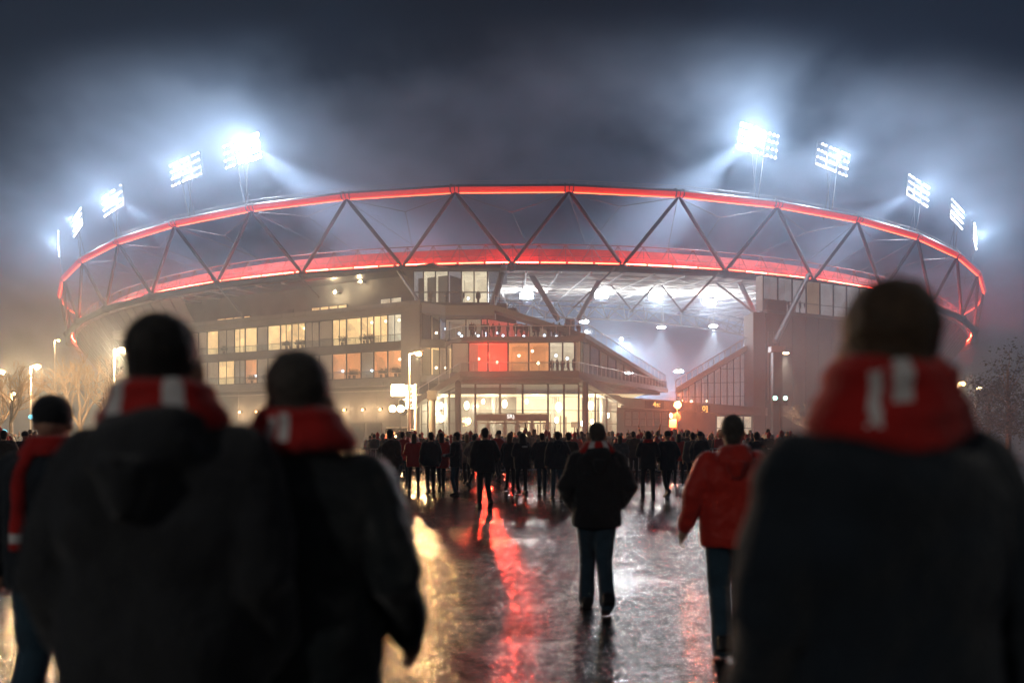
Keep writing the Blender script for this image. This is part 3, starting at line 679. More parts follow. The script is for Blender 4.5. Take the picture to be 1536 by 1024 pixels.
# doors
DR = Fac(713, 90, 822, 90, TB)
pz = MB(); pz.box(0, DR.len, -.7, .3, 3.15, 3.9); ds = [0, .10, .22, .26, .41, .45, .57, .62, .78, .82, .95, 1.0]
for a_, c_ in ((0,.02),(.155,.185),(.39,.42),(.56,.60),(.76,.80),(.97,1.0)): pz.box(DR.len*a_, DR.len*c_, -.6, .2, 0, 3.147)
DR.part(pz, 'portal', M['door_metal'])
for a_, c_ in ((.02,.155),(.185,.39),(.42,.56),(.60,.76),(.80,.97)):
    x0_, x1_ = DR.len*a_+.02, DR.len*c_-.02; f = MB()
    f.box(x0_,x0_+.1,-.3,-.2,0,3.0).box(x1_-.1,x1_,-.3,-.2,0,3.0).box(x0_+.1,x1_-.1,-.3,-.2,2.85,3.0).box(x0_+.1,x1_-.1,-.3,-.2,0,.15).box(x0_+.1,x1_-.1,-.29,-.21,1.0,1.08)
    d_ = DR.part(f, 'door', M['door_metal']); DR.part(MB().quad((x0_+.1,-.25,.15),(x1_-.1,-.25,.15),(x1_-.1,-.25,2.85),(x0_+.1,-.25,2.85)), 'pane', M['glass'], d_)
def text(body, size, loc, m, parent, name='lettering', rz=0):
    c_ = bpy.data.curves.new(name, 'FONT'); c_.body = body; c_.size = size; c_.extrude = .02; c_.align_x = 'CENTER'; c_.align_y = 'CENTER'
    o = bpy.data.objects.new(name, c_); C.objects.link(o); bpy.context.view_layer.update()
    me = bpy.data.meshes.new_from_object(o.evaluated_get(bpy.context.evaluated_depsgraph_get())); bpy.data.objects.remove(o)
    me.materials.clear(); me.materials.append(m); o = bpy.data.objects.new(name, me); C.objects.link(o); o.parent = parent
    o.location = loc; o.rotation_euler = (R(90), 0, rz); return o
text('SR)', .62, (X_(766,89), 89.2-96, PZ(624.5,89.2)), M['sign_white'], TB)

# ------------------------------------------------------------------ right: low gate building, glass stair hall, dark tower
RBD = empty('gate_building', (PX(1035,98), 98, 0), 0, 'low gate building with sloping parapet and orange glow right of the lobby', 'building')
G = Fac(928, 96, 1146, 101, RBD)
def gp(mb, name, m, parent=None): return G.part(mb, name, M[m], parent)
gl = G.len
gp(MB().hexa([(0,.4,0),(gl,.4,0),(gl,9,0),(0,9,0),(0,.4,5.2),(gl,.4,4.3),(gl,9,4.3),(0,9,5.2)]), 'wall', 'concrete')
gp(MB().hexa([(0,-.8,4.9),(gl,-.8,4.0),(gl,9.5,4.0),(0,9.5,4.9),(0,-.8,6.1),(gl,-.8,5.0),(gl,9.5,5.0),(0,9.5,6.1)]), 'parapet', 'pale')
for i in range(6):
    a_, c_ = G.s(938+11*i), G.s(938+11*(i+1))
    G.window(a_, c_, 2.6, 4.5, None, y=.28, transom=(3.5,), bar=.09)
    gp(MB().quad((a_,.385,2.6),(c_,.385,2.6),(c_,.385,4.5),(a_,.385,4.5)), 'blind', 'pale')
for i in range(4):
    a_, c_ = G.s(1076+13.5*i), G.s(1076+13.5*(i+1))
    fr_ = MB().box(a_,c_,.2,.38,0,.1).box(a_,c_,.2,.38,3.9,4.0).box(a_,a_+.07,.2,.38,.1,3.9).box(c_-.07,c_,.2,.38,.1,3.9).box(a_+.07,c_-.07,.22,.36,2.4,2.48)
    w_ = gp(fr_, 'window', 'mullion'); gp(MB().quad((a_+.07,.33,.1),(c_-.07,.33,.1),(c_-.07,.33,3.9),(a_+.07,.33,3.9)), 'lit_pane', 'room_white', w_)
for px_, py_, w_, tx in ((977,607,2.2,'b4s:'), (1050,613,1.6,'[0]')):
    x_ = G.s(px_); z_ = G.z(px_, py_)
    o_ = gp(MB().box(x_-w_*.55, x_+w_*.55, -.95, -.82, z_-.45, z_+.45), 'sign_board', 'steel_dark')
    p_ = Vector(G.W(x_, -1.0, z_))-RBD.location; text(tx, .85, p_, M['sign_amber'], o_)
RT = empty('stair_tower', (PX(1139,100), 100, 0), 0, 'dark block with a pale pier and a triangular glass stair hall right of the opening', 'building')
def rt(mb, name, m, parent=None):
    mb.v = [(x-RT.location.x, y-RT.location.y, z) for x, y, z in mb.v]; return mb.build(name, M[m], parent or RT)
rt(MB().box(PX(1130,100), PX(1148,100), 100, 104, 0, PZ(468,100)), 'pier', 'pale')
TW = Fac(1148, 100.3, 1400, 116, RT)
tl = TW.len
TW.part(MB().hexa([(0,0,0),(tl,0,0),(tl,9,0),(5.5,9,0),(0,0,16.9),(tl,0,16.9),(tl,9,16.9),(5.5,9,16.9)]), 'dark_wall', M['dark_wall'])
q = MB()
for k in range(14): q.box(tl*k/14, tl*k/14+.08, -.06, -.003, 0, 16.9)
for z_ in (4.2, 8.4, 12.6): q.box(0, tl, -.05, -.004, z_, z_+.08)
TW.part(q, 'cladding_joint', M['steel_dark'])
TW.part(MB().box(0, tl, -.25, .6, 16.9, 17.3), 'parapet', M['steel'])
for i in range(13):
    a_, c_ = tl*i/13, tl*(i+1)/13
    TW.window(a_, c_, 17.3, 21.7, 'room_pale' if i % 4 != 3 else 'room_dim', y=.4, depth=(1.2 if i < 2 else 3), transom=(18.7,), bar=.09, lampc=[(.5,.2,'lamp_cool')] if i in (1,2) else None)
TW.part(MB().box(0, 3.4, -.3, .3, 17.3, 18.6), 'plant_box', M['dark_wall'])
for k, (px_, z_) in enumerate(((1152,7.2),(1160,7.2))):
    x_ = TW.s(px_); TW.part(MB().box(x_-.1, x_+.1, -.05, 0.0, 6.0, 14.6), 'light_slot', M['pale'])
# stair hall (facing plane)
SH = Fac(1014, 106, 1130, 103, RT); sl = SH.len
nb = 12
def shz(x): return PZ(590,106)+(PZ(520,103)-PZ(590,106))*x/sl
for i in range(nb):
    a_, c_ = sl*i/nb, sl*(i+1)/nb
    SH.window(a_, c_, 4.6, shz(a_), 'room_stair', glass='glass', y=.2, depth=4, z1b=shz(c_), transom=[z for z in (6.6, 8.4, 10.2) if z < shz(a_)-.2], bar=.07, lampc=[(r3.random(),.2+.3*r3.random(),'lamp_dim')] if i in (0,1,2,4) else None)
SH.part(MB().hexa([(0,-.5,shz(0)),(sl,-.5,shz(sl)),(sl,3,shz(sl)),(0,3,shz(0)),(0,-.5,shz(0)+.7),(sl,-.5,shz(sl)+.7),(sl,3,shz(sl)+.7),(0,3,shz(0)+.7)]), 'sloping_parapet', M['steel_light'])
q = MB()
for k in range(15):
    x_ = sl*k/14; q.tube([(x_,-.4,shz(x_)+.7),(x_,-.4,shz(x_)+1.7)], .05, 4)
q.tube([(0,-.4,shz(0)+1.7),(sl,-.4,shz(sl)+1.7)], .06, 5); SH.part(q, 'rail', M['steel_light'])

SH.part(MB().quad((0,-.42,shz(0)+.72),(sl,-.42,shz(sl)+.72),(sl,-.42,shz(sl)+1.68),(0,-.42,shz(0)+1.68)), 'glass_parapet', M['rail_glass'])
# ------------------------------------------------------------------ street lamps, mast, signals, van
def street_lamp(px, py, Y, label, power, col=(1,.58,.25), m='lamp_orange', arm=.6, side=1, sz=.24):
    h = PZ(py, Y); o = empty('street_lamp', (PX(px,Y)-side*arm, Y, 0), 0, label, 'street lamp', 'street lamps on the forecourt')
    MB().tube([(0,0,0),(0,0,.6),(0,0,h)], [.11,.10,.05], 8).build('pole', M['steel_light'], o)
    MB().tube([(0,0,h-.05),(side*arm,0,h+.10)], .035, 6).build('arm', M['steel_light'], o)
    hd = MB().box(side*arm-.3, side*arm+.3, -.14, .14, h+.16, h+.24).build('lamp_head', M['steel_dark'], o)
    MB().ball((side*arm,0,h-.02), (sz*1.15,sz*1.15,sz*.8), 12, 8).build('bulb', M[m], hd)
    light('POINT', (side*arm,-.1,h-.25), power, col, o, .2)
    return o
street_lamp(56, 549, 72, 'tall street lamp glowing orange left of the bare trees', 18000)
street_lamp(183, 524, 60, 'street lamp shining among the bare branches by the dark haired man in the scarf', 14000, m='lamp_warm', col=(1,.68,.36))
street_lamp(3, 557, 80, 'street lamp half cut off by the left edge of the picture', 15000)
street_lamp(628, 530, 50, 'slim street lamp with orange head in front of the pale concrete pier', 3500, sz=.17)
street_lamp(88, 510, 118, 'faint far street lamp in the mist left of the ring end', 2500, sz=.16)
street_lamp(1469, 582, 108, 'small far street lamp beside the dark tree on the right', 3000, m='lamp_warm', sz=.3)
street_lamp(1443, 575, 104, 'orange street lamp just over the right shoulder of the nearest man', 8000, sz=.32)
street_lamp(20, 590, 66, 'low white pole lamp in front of the bare tree at the far left', 500, m='lamp_warm', arm=.1, sz=.14)
for x_, y_, lab in ((-10,-8,'unseen fill lamp added behind the viewer on the left'),(11,-7,'unseen fill lamp added behind the viewer on the right')):  # unseen lamps added to light the backs of the nearest people
    o = street_lamp(768, HOR-6.4*1200/50, 50, lab, 1500 if x_ < 0 else 500, (1,.93,.84), 'lamp_warm', .8); o.location = (x_, y_, 0)
# column lamp by the tower
o = empty('lamp_column', (PX(1165,86), 86, 0), 0, 'thick dark lamp column with one white head before the dark tower', 'street lamp')
h = PZ(524,86); MB().box(-.5,.5,-.4,.4,0,h-.3).build('column', M['steel_dark'], o); MB().box(-.75,.75,-.5,.5,h-.3,h+.3).build('cap', M['steel_light'], o)
MB().ball((1.0,0,h-.4), (.34,.3,.12), 10, 6).build('bulb', M['lamp_warm'], o); MB().box(.75,1.2,-.1,.1,h-.28,h-.18).build('bracket', M['steel_dark'], o)
light('SPOT', (1.0,-.1,h-.6), 16000, (1,.80,.52), o, .2, (R(0),R(14),0), 80, .7)
ts = empty('traffic_signal', (PX(1170,74), 74, 0), 0, 'pair of green signal lights on a post below the dark lamp column', 'traffic signal')
MB().tube([(0,0,0),(0,0,4.6)], .07, 8).build('post', M['steel_dark'], ts)
MB().tube([(-.7,0,4.4),(.7,0,4.4)], .05, 6).build('crossbar', M['steel_dark'], ts)
for x_ in (-.5, .45):
    hd = MB().box(x_-.18,x_+.18,-.12,.12,4.55,5.3).build('signal_head', M['steel_dark'], ts); MB().ball((x_,-.15,5.0), (.2,.08,.2), 10, 6).build('lens', M['lamp_green'], hd)
for px_, py_, Y_, lab in ((48,625,70,'small cyan signal light on a thin post near the tall orange street lamp'), (7,648,55,'cyan signal light low at the left edge of the picture')):
    o = empty('signal_light', (PX(px_,Y_), Y_, 0), 0, lab, 'signal light'); z_ = PZ(py_,Y_); MB().tube([(0,0,0),(0,0,z_)], .05, 6).build('post', M['steel_dark'], o)
    MB().ball((0,-.1,z_), (.26,.12,.2), 10, 6).build('lens', mat('cyan_lens', (.1,.6,.8), .3, emit=(.12,.6,.85), es=3.0, sample=False), o)
# red flare signal
o = empty('warning_light', (PX(1016,62), 62, 0), 0, 'blazing orange red warning light on a pole with a round dark sign', 'warning light')
z_ = PZ(607,62); MB().tube([(0,0,0),(0,0,z_)], .05, 8).build('pole', M['steel_dark'], o); MB().ball((0,-.1,z_), .27, 12, 8).build('lamp', M['lamp_red'], o)
MB().tube([(-.05,.02,z_-.95),(-.05,.1,z_-.95)], .34, 20).build('round_sign', M['sign_dark'], o).rotation_euler = (0,0,0)
MB().prism([(-.62,-.02),(-.08,-.02),(-.08,.03),(-.62,.03)], z_-1.75, z_-1.1).build('pale_board', M['sign_board'], o)
MB().add([(-.58,-.06,z_-1.9),(-.1,-.06,z_-1.72),(-.14,-.06,z_-2.2),(-.58,-.02,z_-1.9),(-.1,-.02,z_-1.72),(-.14,-.02,z_-2.2)], [(0,2,1),(3,4,5),(0,1,4,3),(1,2,5,4),(2,0,3,5)]).build('pennant', M['lamp_red2'] if False else M['seats'], o)
MB().ball((-.5,-.05,z_-.85), (.13,.06,.2), 8, 6).build('side_lamp', M['sign_white'], o)
light('POINT', (0,-.5,z_), 11000, (1,.16,.045), o, .25)
# lighting mast beside the entrance
o = empty('lighting_mast', (PX(623,52), 52, 0), 0, 'truss lighting mast with a square white panel and two round lamps by the entrance', 'lighting mast')
m_ = MB(); x0_, x1_ = PX(610,52)-o.location.x, PX(620,52)-o.location.x; zb, zm, zt_ = PZ(612,52), PZ(599,52), PZ(578,52)
m_.tube([(0,0,0),(0,0,zt_+.1)], .09, 8)
for x_ in (x0_, x1_): m_.tube([(x_,0,zb),(x_,0,zt_)], .045, 6)
for z_ in (zb, zm, zt_): m_.tube([(x0_-.2,0,z_),(.1,0,z_)], .045, 6)
for k in range(5): z_ = zb+(zt_-zb)*k/5; m_.tube([(x0_,0,z_),(x1_,0,z_+(zt_-zb)/5)], .025, 4)
m_.build('truss', M['steel_light'], o)
xc = PX(597,52)-o.location.x; zc = PZ(585,52)
pn = MB().box(xc-.48,xc+.48,.02,.2,zc-.40,zc+.40).build('panel_housing', M['steel_dark'], o); MB().box(xc-.43,xc+.43,-.05,.017,zc-.36,zc+.36).build('light_panel', mat('panel_light',(.9,.9,.8),.3,emit=(1,.84,.55),es=12), pn)
for px_ in (589, 601):
    x_ = PX(px_,52)-o.location.x; z_ = PZ(613,52); hd = MB().tube([(x_,.25,z_),(x_,0,z_)], [.14,.25], 12).build('lamp_housing', M['steel_dark'], o); MB().ball((x_,-.06,z_), (.22,.07,.22), 12, 6).build('lens', M['lamp_warm'], hd)
light('POINT', (xc,-.9,zc-.6), 4000, (1,.58,.25), o, .6)
x_ = PX(648,52)-o.location.x; z_ = PZ(593,52)
MB().box(x_-.30,x_+.30,-.25,.25,z_-.30,z_+.30).build('speaker_box', M['steel_dark'], o); MB().tube([(x_,0,0),(x_,0,z_-.30)], .21, 12).build('speaker_column', M['concrete'], o)
# van
V = empty('van', (PX(596,62), 62, 0), 0, 'dark van parked behind the crowd below the lighting mast', 'van')
w2, hh, ln = 1.05, PZ(642,62), 4.8
bd = bmesh.new()
prof = [(0,.45),(0,hh-.25),(.12,hh-.05),(.4,hh),(3.3,hh),(3.6,hh-.1),(4.3,1.35),(5.0,1.15),(5.15,.9),(5.15,.45)]
vb = MB(); vs = [( -w2+(.08 if z_ > 1.4 else 0), y_, z_) for y_, z_ in prof]+[(w2-(.08 if z_ > 1.4 else 0), y_, z_) for y_, z_ in prof]; k = len(prof)
vb.add(vs, [tuple(range(k)), tuple(range(k,2*k))[::-1]]+[(i,k+i,k+(i+1)%k,(i+1)%k) for i in range(k)])
vo = vb.build('body', M['van'], V); bm_ = vo.modifiers.new('bevel','BEVEL'); bm_.width = .08; bm_.segments = 3
MB().box(-.8,-.04,-.03,-.004,1.15,1.75).build('rear_window', M['dim_glass'], V); MB().box(.04,.8,-.03,-.004,1.15,1.75).build('rear_window', M['dim_glass'], V)
MB().box(-.95,.95,-.12,-.002,.42,.62).build('bumper', M['tyre'], V)
for sx in (-1, 1):
    MB().box(sx*.93-.07, sx*.93+.07, -.04, -.003, .95, 1.3).build('tail_lamp', M['lamp_red2'], V)
    for y_ in (.95, 4.2):
        wh = MB().tube([(sx*.80,y_,.34),(sx*1.02,y_,.34)], .34, 18).build('wheel', M['tyre'], V); MB().tube([(sx*1.0,y_,.34),(sx*1.03,y_,.34)], .18, 12).build('rim', M['steel'], wh)
MB().tube([(-.9,.35,hh+.05),(.1,.35,hh+.05)], .04, 6).tube([(.3,.35,hh+.05),(.8,.35,hh+.05)], .05, 6).build('roof_rack', M['steel_light'], V)

# crowd barriers
bar = MB(); bar.tube([(-1.1,0,1.05),(1.1,0,1.05)], .025, 6).tube([(-1.1,0,.2),(1.1,0,.2)], .025, 6)
for k in range(12): bar.tube([(-1.1+.2*k,0,.2),(-1.1+.2*k,0,1.05)], .014, 5)
for s_ in (-1,1): bar.tube([(s_*.8,-.3,0),(s_*.8,0,.2),(s_*.8,.3,0)], .02, 5)
ORD = ['first','second','third','fourth','fifth','sixth','seventh','eighth','ninth','tenth','eleventh','twelfth','thirteenth','fourteenth','fifteenth','sixteenth','seventeenth','eighteenth','nineteenth','twentieth']
bar_me = bar.mesh('crowd_barrier', M['steel_light'])
for k in range(12):
    px_ = 560+52*k; Yb = 31.5+(k%3)*.4
    o = bpy.data.objects.new('crowd_barrier', bar_me); C.objects.link(o); o.location = (PX(px_,Yb), Yb, 0); o.rotation_euler = (0,0,rnd.uniform(-.15,.15))
    tag(o, 'steel crowd barrier in the front row, '+ORD[k]+' from the left', 'barrier', 'crowd barriers in a row')

# ------------------------------------------------------------------ trees
def bare_tree(seed, h):
    r = random.Random(seed); tk = MB(); tw = MB()
    def grow(p, d, ln, rad, lev):
        pts = [p]; q = p; dd = d
        for i in range(3):
            dd = (dd+Vector((r.uniform(-.16,.16), r.uniform(-.16,.16), r.uniform(-.02,.12)))).normalized(); q = q+dd*ln/3; pts.append(q)
        (tk if lev < 2 else tw).tube(pts, rad, 7 if lev < 2 else 4, r2=rad*.62, cap=False)
        if lev >= 5: return
        k = 3 if lev < 5 else 2
        if lev == 0: k = 5
        for j in range(k):
            a = r.uniform(0, 6.28); s_ = r.uniform(.45, .85) if lev else r.uniform(.35,.8)
            ax = dd.orthogonal().normalized(); ax.rotate(Matrix.Rotation(a, 3, dd))
            nd = (dd*math.cos(s_)+ax*math.sin(s_)); nd.z += .10; nd.normalize()
            st = pts[-1] if j == 0 else pts[r.choice([2,3])]
            grow(st, nd, ln*r.uniform(.62,.8), rad*.58, lev+1)
    grow(Vector((0,0,0)), Vector((0,0,1)), h*.27, h*.020, 0)
    return tk.mesh('trunk', M['bark']), tw.mesh('crown', M['bark'])
tms = [bare_tree(s_, 10) for s_ in (3, 11, 23)]
for k, (px_, Y, h, lab) in enumerate([(160,66,11,'bare tree with lamp-lit branches beside the street lamp near the big man in a scarf'), (122,82,13,'bare tree in the mist between the two left street lamps'),
        (22,64,9.5,'bare tree at the far left behind the low white pole lamp'), (-8,76,10,'bare tree cut off by the left edge of the picture'), (216,86,12.5,'bare tree directly behind the head of the big man'),
        (72,98,13,'faint far bare tree behind the tall orange street lamp'), (1225,84,7.5,'low bare tree lit at the foot of the dark tower'), (1420,98,11,'misty bare tree under the right end of the ring')]):
    a, b_ = tms[k % 3]; o = empty('bare_tree', (PX(px_,Y), Y, 0), k*1.3, lab, 'tree', 'bare winter trees')
    for nm, me in (('trunk', a), ('crown', b_)):
        c_ = bpy.data.objects.new(nm, me); C.objects.link(c_); c_.parent = o
    o.scale = (h/10,)*3
def leafy(seed, h, wd):
    r = random.Random(seed); tk = MB(); cr_ = MB(); tk.tube([(0,0,0),(.1,0,h*.35),(0,.1,h*.8)], [.22,.16,.05], 7); cl_ = []
    for k in range(46):
        a = r.uniform(0,6.28); t_ = r.uniform(.25,1); rr = wd*(1-.55*t_)*r.uniform(.2,1); c_ = Vector((rr*math.cos(a), rr*math.sin(a), h*t_*r.uniform(.85,1.02)))
        tk.tube([(0,0,c_.z*.7), c_], .04, 4, r2=.012)
        for j in range(52):
            p = c_+Vector((r.gauss(0,.5), r.gauss(0,.5), r.gauss(0,.38))); u = Vector((r.uniform(-1,1),r.uniform(-1,1),r.uniform(-1,1))).normalized()*.13; v = u.orthogonal().normalized()*.07
            cr_.add([p-u,p+v,p+u,p-v],[(0,1,2,3)])
    return tk.mesh('trunk', M['bark']), cr_.mesh('crown', M['leaf'])
lt = [leafy(5, 8, 3.4), leafy(6, 8, 3.4)]
for k, (px_, Y, h, lab) in enumerate([(1512,60,8.2,'dark leafy tree at the right edge of the picture'), (1484,66,6.4,'dark leafy tree beside the small far street lamp on the right'), (1585,58,7,'dark leafy tree mostly outside the right edge')]):
    o = empty('leafy_tree', (PX(px_,Y), Y, 0), k, lab, 'tree', 'dark leafy trees on the right')
    for nm, me in zip(('trunk','crown'), lt[k%2]): c_ = bpy.data.objects.new(nm, me); C.objects.link(c_); c_.parent = o
    o.scale = (h/8,)*3
# plants inside the windows
pm = []
for s_ in range(3):
    r = random.Random(40+s_); cr_ = MB()
    for j in range(150):
        p = Vector((r.gauss(0,.28), r.gauss(0,.2), .55+r.uniform(0,.7)*r.random())); u = Vector((r.uniform(-1,1),r.uniform(-.5,.5),r.uniform(-1,1))).normalized()*.12; v = u.orthogonal().normalized()*.05
        cr_.add([p-u,p+v,p+u,p-v],[(0,1,2,3)])
    pm.append((MB().tube([(0,0,0),(0,0,.4)], .16, 8, r2=.22).mesh('pot', M['pot']), cr_.mesh('foliage', M['leaf_in'])))
pos = []
for px_, z_ in ((424,13),(430,13),(441,13),(448,13),(508,13),(514,13),(540,13),(546,13),(552,13),(330,13),(372,8.7),(392,8.7),(518,8.7),(526,8.7),(566,8.7),(574,8.7),(588,8.7),(594,8.7)):
    pos.append((Vector(A.W(A.s(px_), .7, z_)), 'upper' if z_ > 10 else 'lower', px_))
for k, (p, lv, px_) in enumerate(pos):
    nth = ORD[sum(1 for q in pos if q[1] == lv and q[2] > px_)]
    o = empty('potted_plant', p, k, 'bushy potted plant behind the %s window row, %s from the concrete pier' % (lv, nth), 'plant', 'potted plants behind the %s window row' % lv)
    for nm, me in zip(('pot','foliage'), pm[k%3]): c_ = bpy.data.objects.new(nm, me); C.objects.link(c_); c_.parent = o

# ------------------------------------------------------------------ people
dg = bpy.context.evaluated_depsgraph_get
ftex = bpy.data.textures.new('big_folds', 'CLOUDS'); ftex.noise_scale = .17; ftex.noise_depth = 2
ctex = bpy.data.textures.new('folds', 'CLOUDS'); ctex.noise_scale = .11; ctex.noise_depth = 3
htex = bpy.data.textures.new('tufts', 'CLOUDS'); htex.noise_scale = .03; htex.noise_depth = 2
def tap(mb, pts, rad, n=12):
    """tapered limb: pts, radii; rounded ends"""
    pts = [Vector(p) for p in pts]
    for p, r in ((pts[0], rad[0]), (pts[-1], rad[-1])): mb.ball(p, r, 10, 7)
    mb.tube(pts, rad, n)
def loft(mb, secs, n=20):
    """secs: (z, cx, cy, rx, ry) stacked ellipses"""
    vs = []; fs = []
    for z, cx_, cy_, rx, ry in secs:
        for j in range(n):
            t = 2*math.pi*j/n; c_, s_ = math.cos(t), math.sin(t)
            e_ = .8
            vs.append((cx_+rx*math.copysign(abs(c_)**e_, c_), cy_+ry*math.copysign(abs(s_)**e_, s_), z))
    k = len(secs)
    for i in range(k-1):
        for j in range(n): fs.append((i*n+j, i*n+(j+1)%n, (i+1)*n+(j+1)%n, (i+1)*n+j))
    fs += [tuple(range(n))[::-1], tuple(range((k-1)*n, k*n))]
    mb.add(vs, fs)
def fuse(mb, name, mats, voxel, smooth=4, disp=0.0, tex=None):
    me = mb.mesh('tmp', []); o = bpy.data.objects.new('tmp', me); C.objects.link(o)
    m = o.modifiers.new('r', 'REMESH'); m.mode = 'VOXEL'; m.voxel_size = voxel
    if smooth: s = o.modifiers.new('s', 'SMOOTH'); s.factor = .6; s.iterations = smooth
    if disp: d = o.modifiers.new('d', 'DISPLACE'); d.texture = tex or ctex; d.strength = disp; d.mid_level = .5; d.texture_coords = 'LOCAL'
    bpy.context.view_layer.update()
    r = bpy.data.meshes.new_from_object(o.evaluated_get(dg())); r.name = name
    bpy.data.objects.remove(o); bpy.data.meshes.remove(me)
    r.materials.clear()
    for m_ in mats: r.materials.append(m_)
    r.polygons.foreach_set('use_smooth', [True]*len(r.polygons)); r.update(); return r
# pose: everything for a 1.75 m figure facing +y; x to its right
def P_(arms=('down','down'), stride=0.0, spread=.10, lean=0.0, turn=0.0):
    return dict(arms=arms, stride=stride, spread=spread, lean=lean, turn=turn)
ARM = {'down': [(.205,0,1.42),(.262,-.03,1.14),(.275,.05,.90)], 'out': [(.205,0,1.42),(.285,-.05,1.17),(.34,.02,.93)],
       'pocket': [(.205,0,1.42),(.285,-.08,1.15),(.215,.11,.98)], 'close': [(.20,0,1.42),(.245,-.05,1.15),(.225,.08,.94)], 'bent': [(.205,0,1.42),(.275,-.06,1.16),(.285,.09,.99)], 'front': [(.205,0,1.42),(.27,.0,1.15),(.12,.24,1.12)],
       'up': [(.205,0,1.42),(.34,.06,1.62),(.36,.12,1.90)], 'wide': [(.205,0,1.42),(.30,-.08,1.16),(.225,.10,.99)]}
def arm_pts(kind, s): return [Vector((s*x, y, z)) for x, y, z in ARM[kind]]
def leg_pts(pose, s):
    st = pose['stride']*s; sp = pose['spread']
    hip = Vector((s*.09, 0, .93)); 
    if st >= 0: kn = Vector((s*sp, .03+st*.55, .50)); an = Vector((s*sp*1.05, st, .085))
    else: kn = Vector((s*sp, .06+st*.2, .49)); an = Vector((s*sp*1.05, st*1.1, .085+abs(st)*.30))
    return [hip, kn, an]
def hand(mb, wr, d, s, fine=True):
    """palm, four unequal curled fingers and a thumb set off the side of the palm"""
    d = d.normalized(); side = Vector((s, 0, 0)); side = (side-d*side.dot(d)).normalized(); f = d.cross(side).normalized()*(-s)
    if f.y < 0: f = -f
    c0 = wr+d*.045
    mb.tube([wr-d*.01, wr+d*.03, wr+d*.085], [.026,.036,.036], 8)
    for k, (o_, ln) in enumerate(((.028,.070),(.010,.080),(-.010,.074),(-.028,.058))):
        b_ = wr+d*.085+f*o_; p1 = b_+d*ln*.5; p2 = p1+(d*.75-side*.65)*ln*.33; p3 = p2+(d*.2-side*.95)*ln*.3
        mb.tube([b_-d*.02, p1, p2, p3], [.0105,.0095,.009,.008], 6)
    b_ = wr+d*.03+f*.030; mb.tube([b_, b_+f*.028+d*.025, b_+f*.034+d*.055-side*.01], [.014,.0115,.009], 6)
def body_mesh(pose, voxel):
    b = MB(); lean = pose['lean']
    b.ball((0,-.012,1.655), (.077,.096,.098), 16, 12); b.ball((0,.030,1.605), (.060,.066,.085), 14, 10)
    b.ball((0,.068,1.545), (.028,.022,.022), 8, 6); b.tube([(0,.082,1.665),(0,.112,1.618)], [.010,.017], 8)
    b.ball((0,.085,1.572), (.024,.014,.010), 8, 5); b.ball((0,.078,1.685), (.055,.016,.012), 8, 5)
    for s in (-1,1): b.ball((s*.084,-.005,1.628), (.012,.021,.033), 8, 6)
    tap(b, [(0,-.02,1.44),(0,-.008,1.58)], [.060,.056])
    loft(b, [(.90,0,0,.155,.115),(1.0,0,0,.155,.115),(1.12,0,0,.14,.10),(1.28,0,0,.17,.115),(1.40,0,-.01,.18,.10),(1.46,0,-.01,.09,.07),(1.48,0,-.01,.06,.06)])
    for s in (-1,1):
        a = arm_pts(pose['arms'][0 if s < 0 else 1], s); tap(b, [a[0]-Vector((s*.03,0,.01)), a[1], a[2]], [.054,.043,.028])
        hand(b, a[2], a[2]-a[1], s)
        l = leg_pts(pose, s); tap(b, l, [.088,.058,.040]); ro = Matrix.Rotation(-R(38)*min(1,abs(pose['stride'])/.25) if pose['stride']*s < 0 else 0, 3, 'X'); tap(b, [l[2]-ro@Vector((0,.02,.03)), l[2]+ro@Vector((0,.12,-.045))], [.034,.024])
    return fuse(b, 'body', [SKIN], voxel, 2)
def jacket_mesh(pose, voxel, mats, bulk=1.0, hem=.80, hood=False, fold=.02, collar=1.50, puff=False):
    b = MB(); k = bulk
    loft(b, [(hem,0,0,.195*k,.140*k),(hem+.03,0,0,.20*k,.150*k),(.95,0,0,.198*k,.148*k),(1.12,0,0,.195*k,.145*k),(1.28,0,-.005,.208*k,.150*k),(1.38,0,-.01,.212*k,.14*k),(1.44,0,-.012,.188*k,.118*k),(1.49,0,-.012,.12,.095),(collar,0,-.01,.088,.082),(collar+.01,0,-.01,.085,.08)], 24)
    for s in (-1,1):
        a = arm_pts(pose['arms'][0 if s < 0 else 1], s); e_ = a[2]-(a[2]-a[1]).normalized()*.015
        a1 = a[1]; p0 = a[0]-Vector((s*.035,0,.015))
        pts = [p0, p0.lerp(a1,.5), a1, a1.lerp(e_,.55), e_]; tap(b, pts, [.088*k,.079*k,.068*k,.060*k,.048*k])
    if hood: b.ball((0,-.115*k,1.45), (.14,.068,.085), 14, 8); b.ball((0,-.085,1.505), (.125,.085,.055), 14, 8); b.tube([(0,-.15*k,1.42),(0,-.165*k,1.31)], [.075,.03], 10)
    return fuse(b, 'jacket', mats, voxel, 3, fold*1.6 if fold >= .03 else fold, ftex if fold >= .03 else None)
def trousers_mesh(pose, voxel, mats, fold=.012):
    b = MB(); q_ = .80 if voxel > .016 else 1; loft(b, [(.84,0,0,.16,.12),(.92,0,0,.172,.125),(1.02,0,0,.165,.122)])
    for s in (-1,1):
        l = leg_pts(pose, s); e_ = l[2]+Vector((0,-.005,-.025))
        tap(b, [l[0]+Vector((0,0,-.02)), l[0].lerp(l[1],.5), l[1], l[1].lerp(l[2],.5), e_], [.108,.096*q_,.080*q_,.076*q_,.078*q_*q_])
    return fuse(b, 'trousers', mats, voxel, 3, fold)
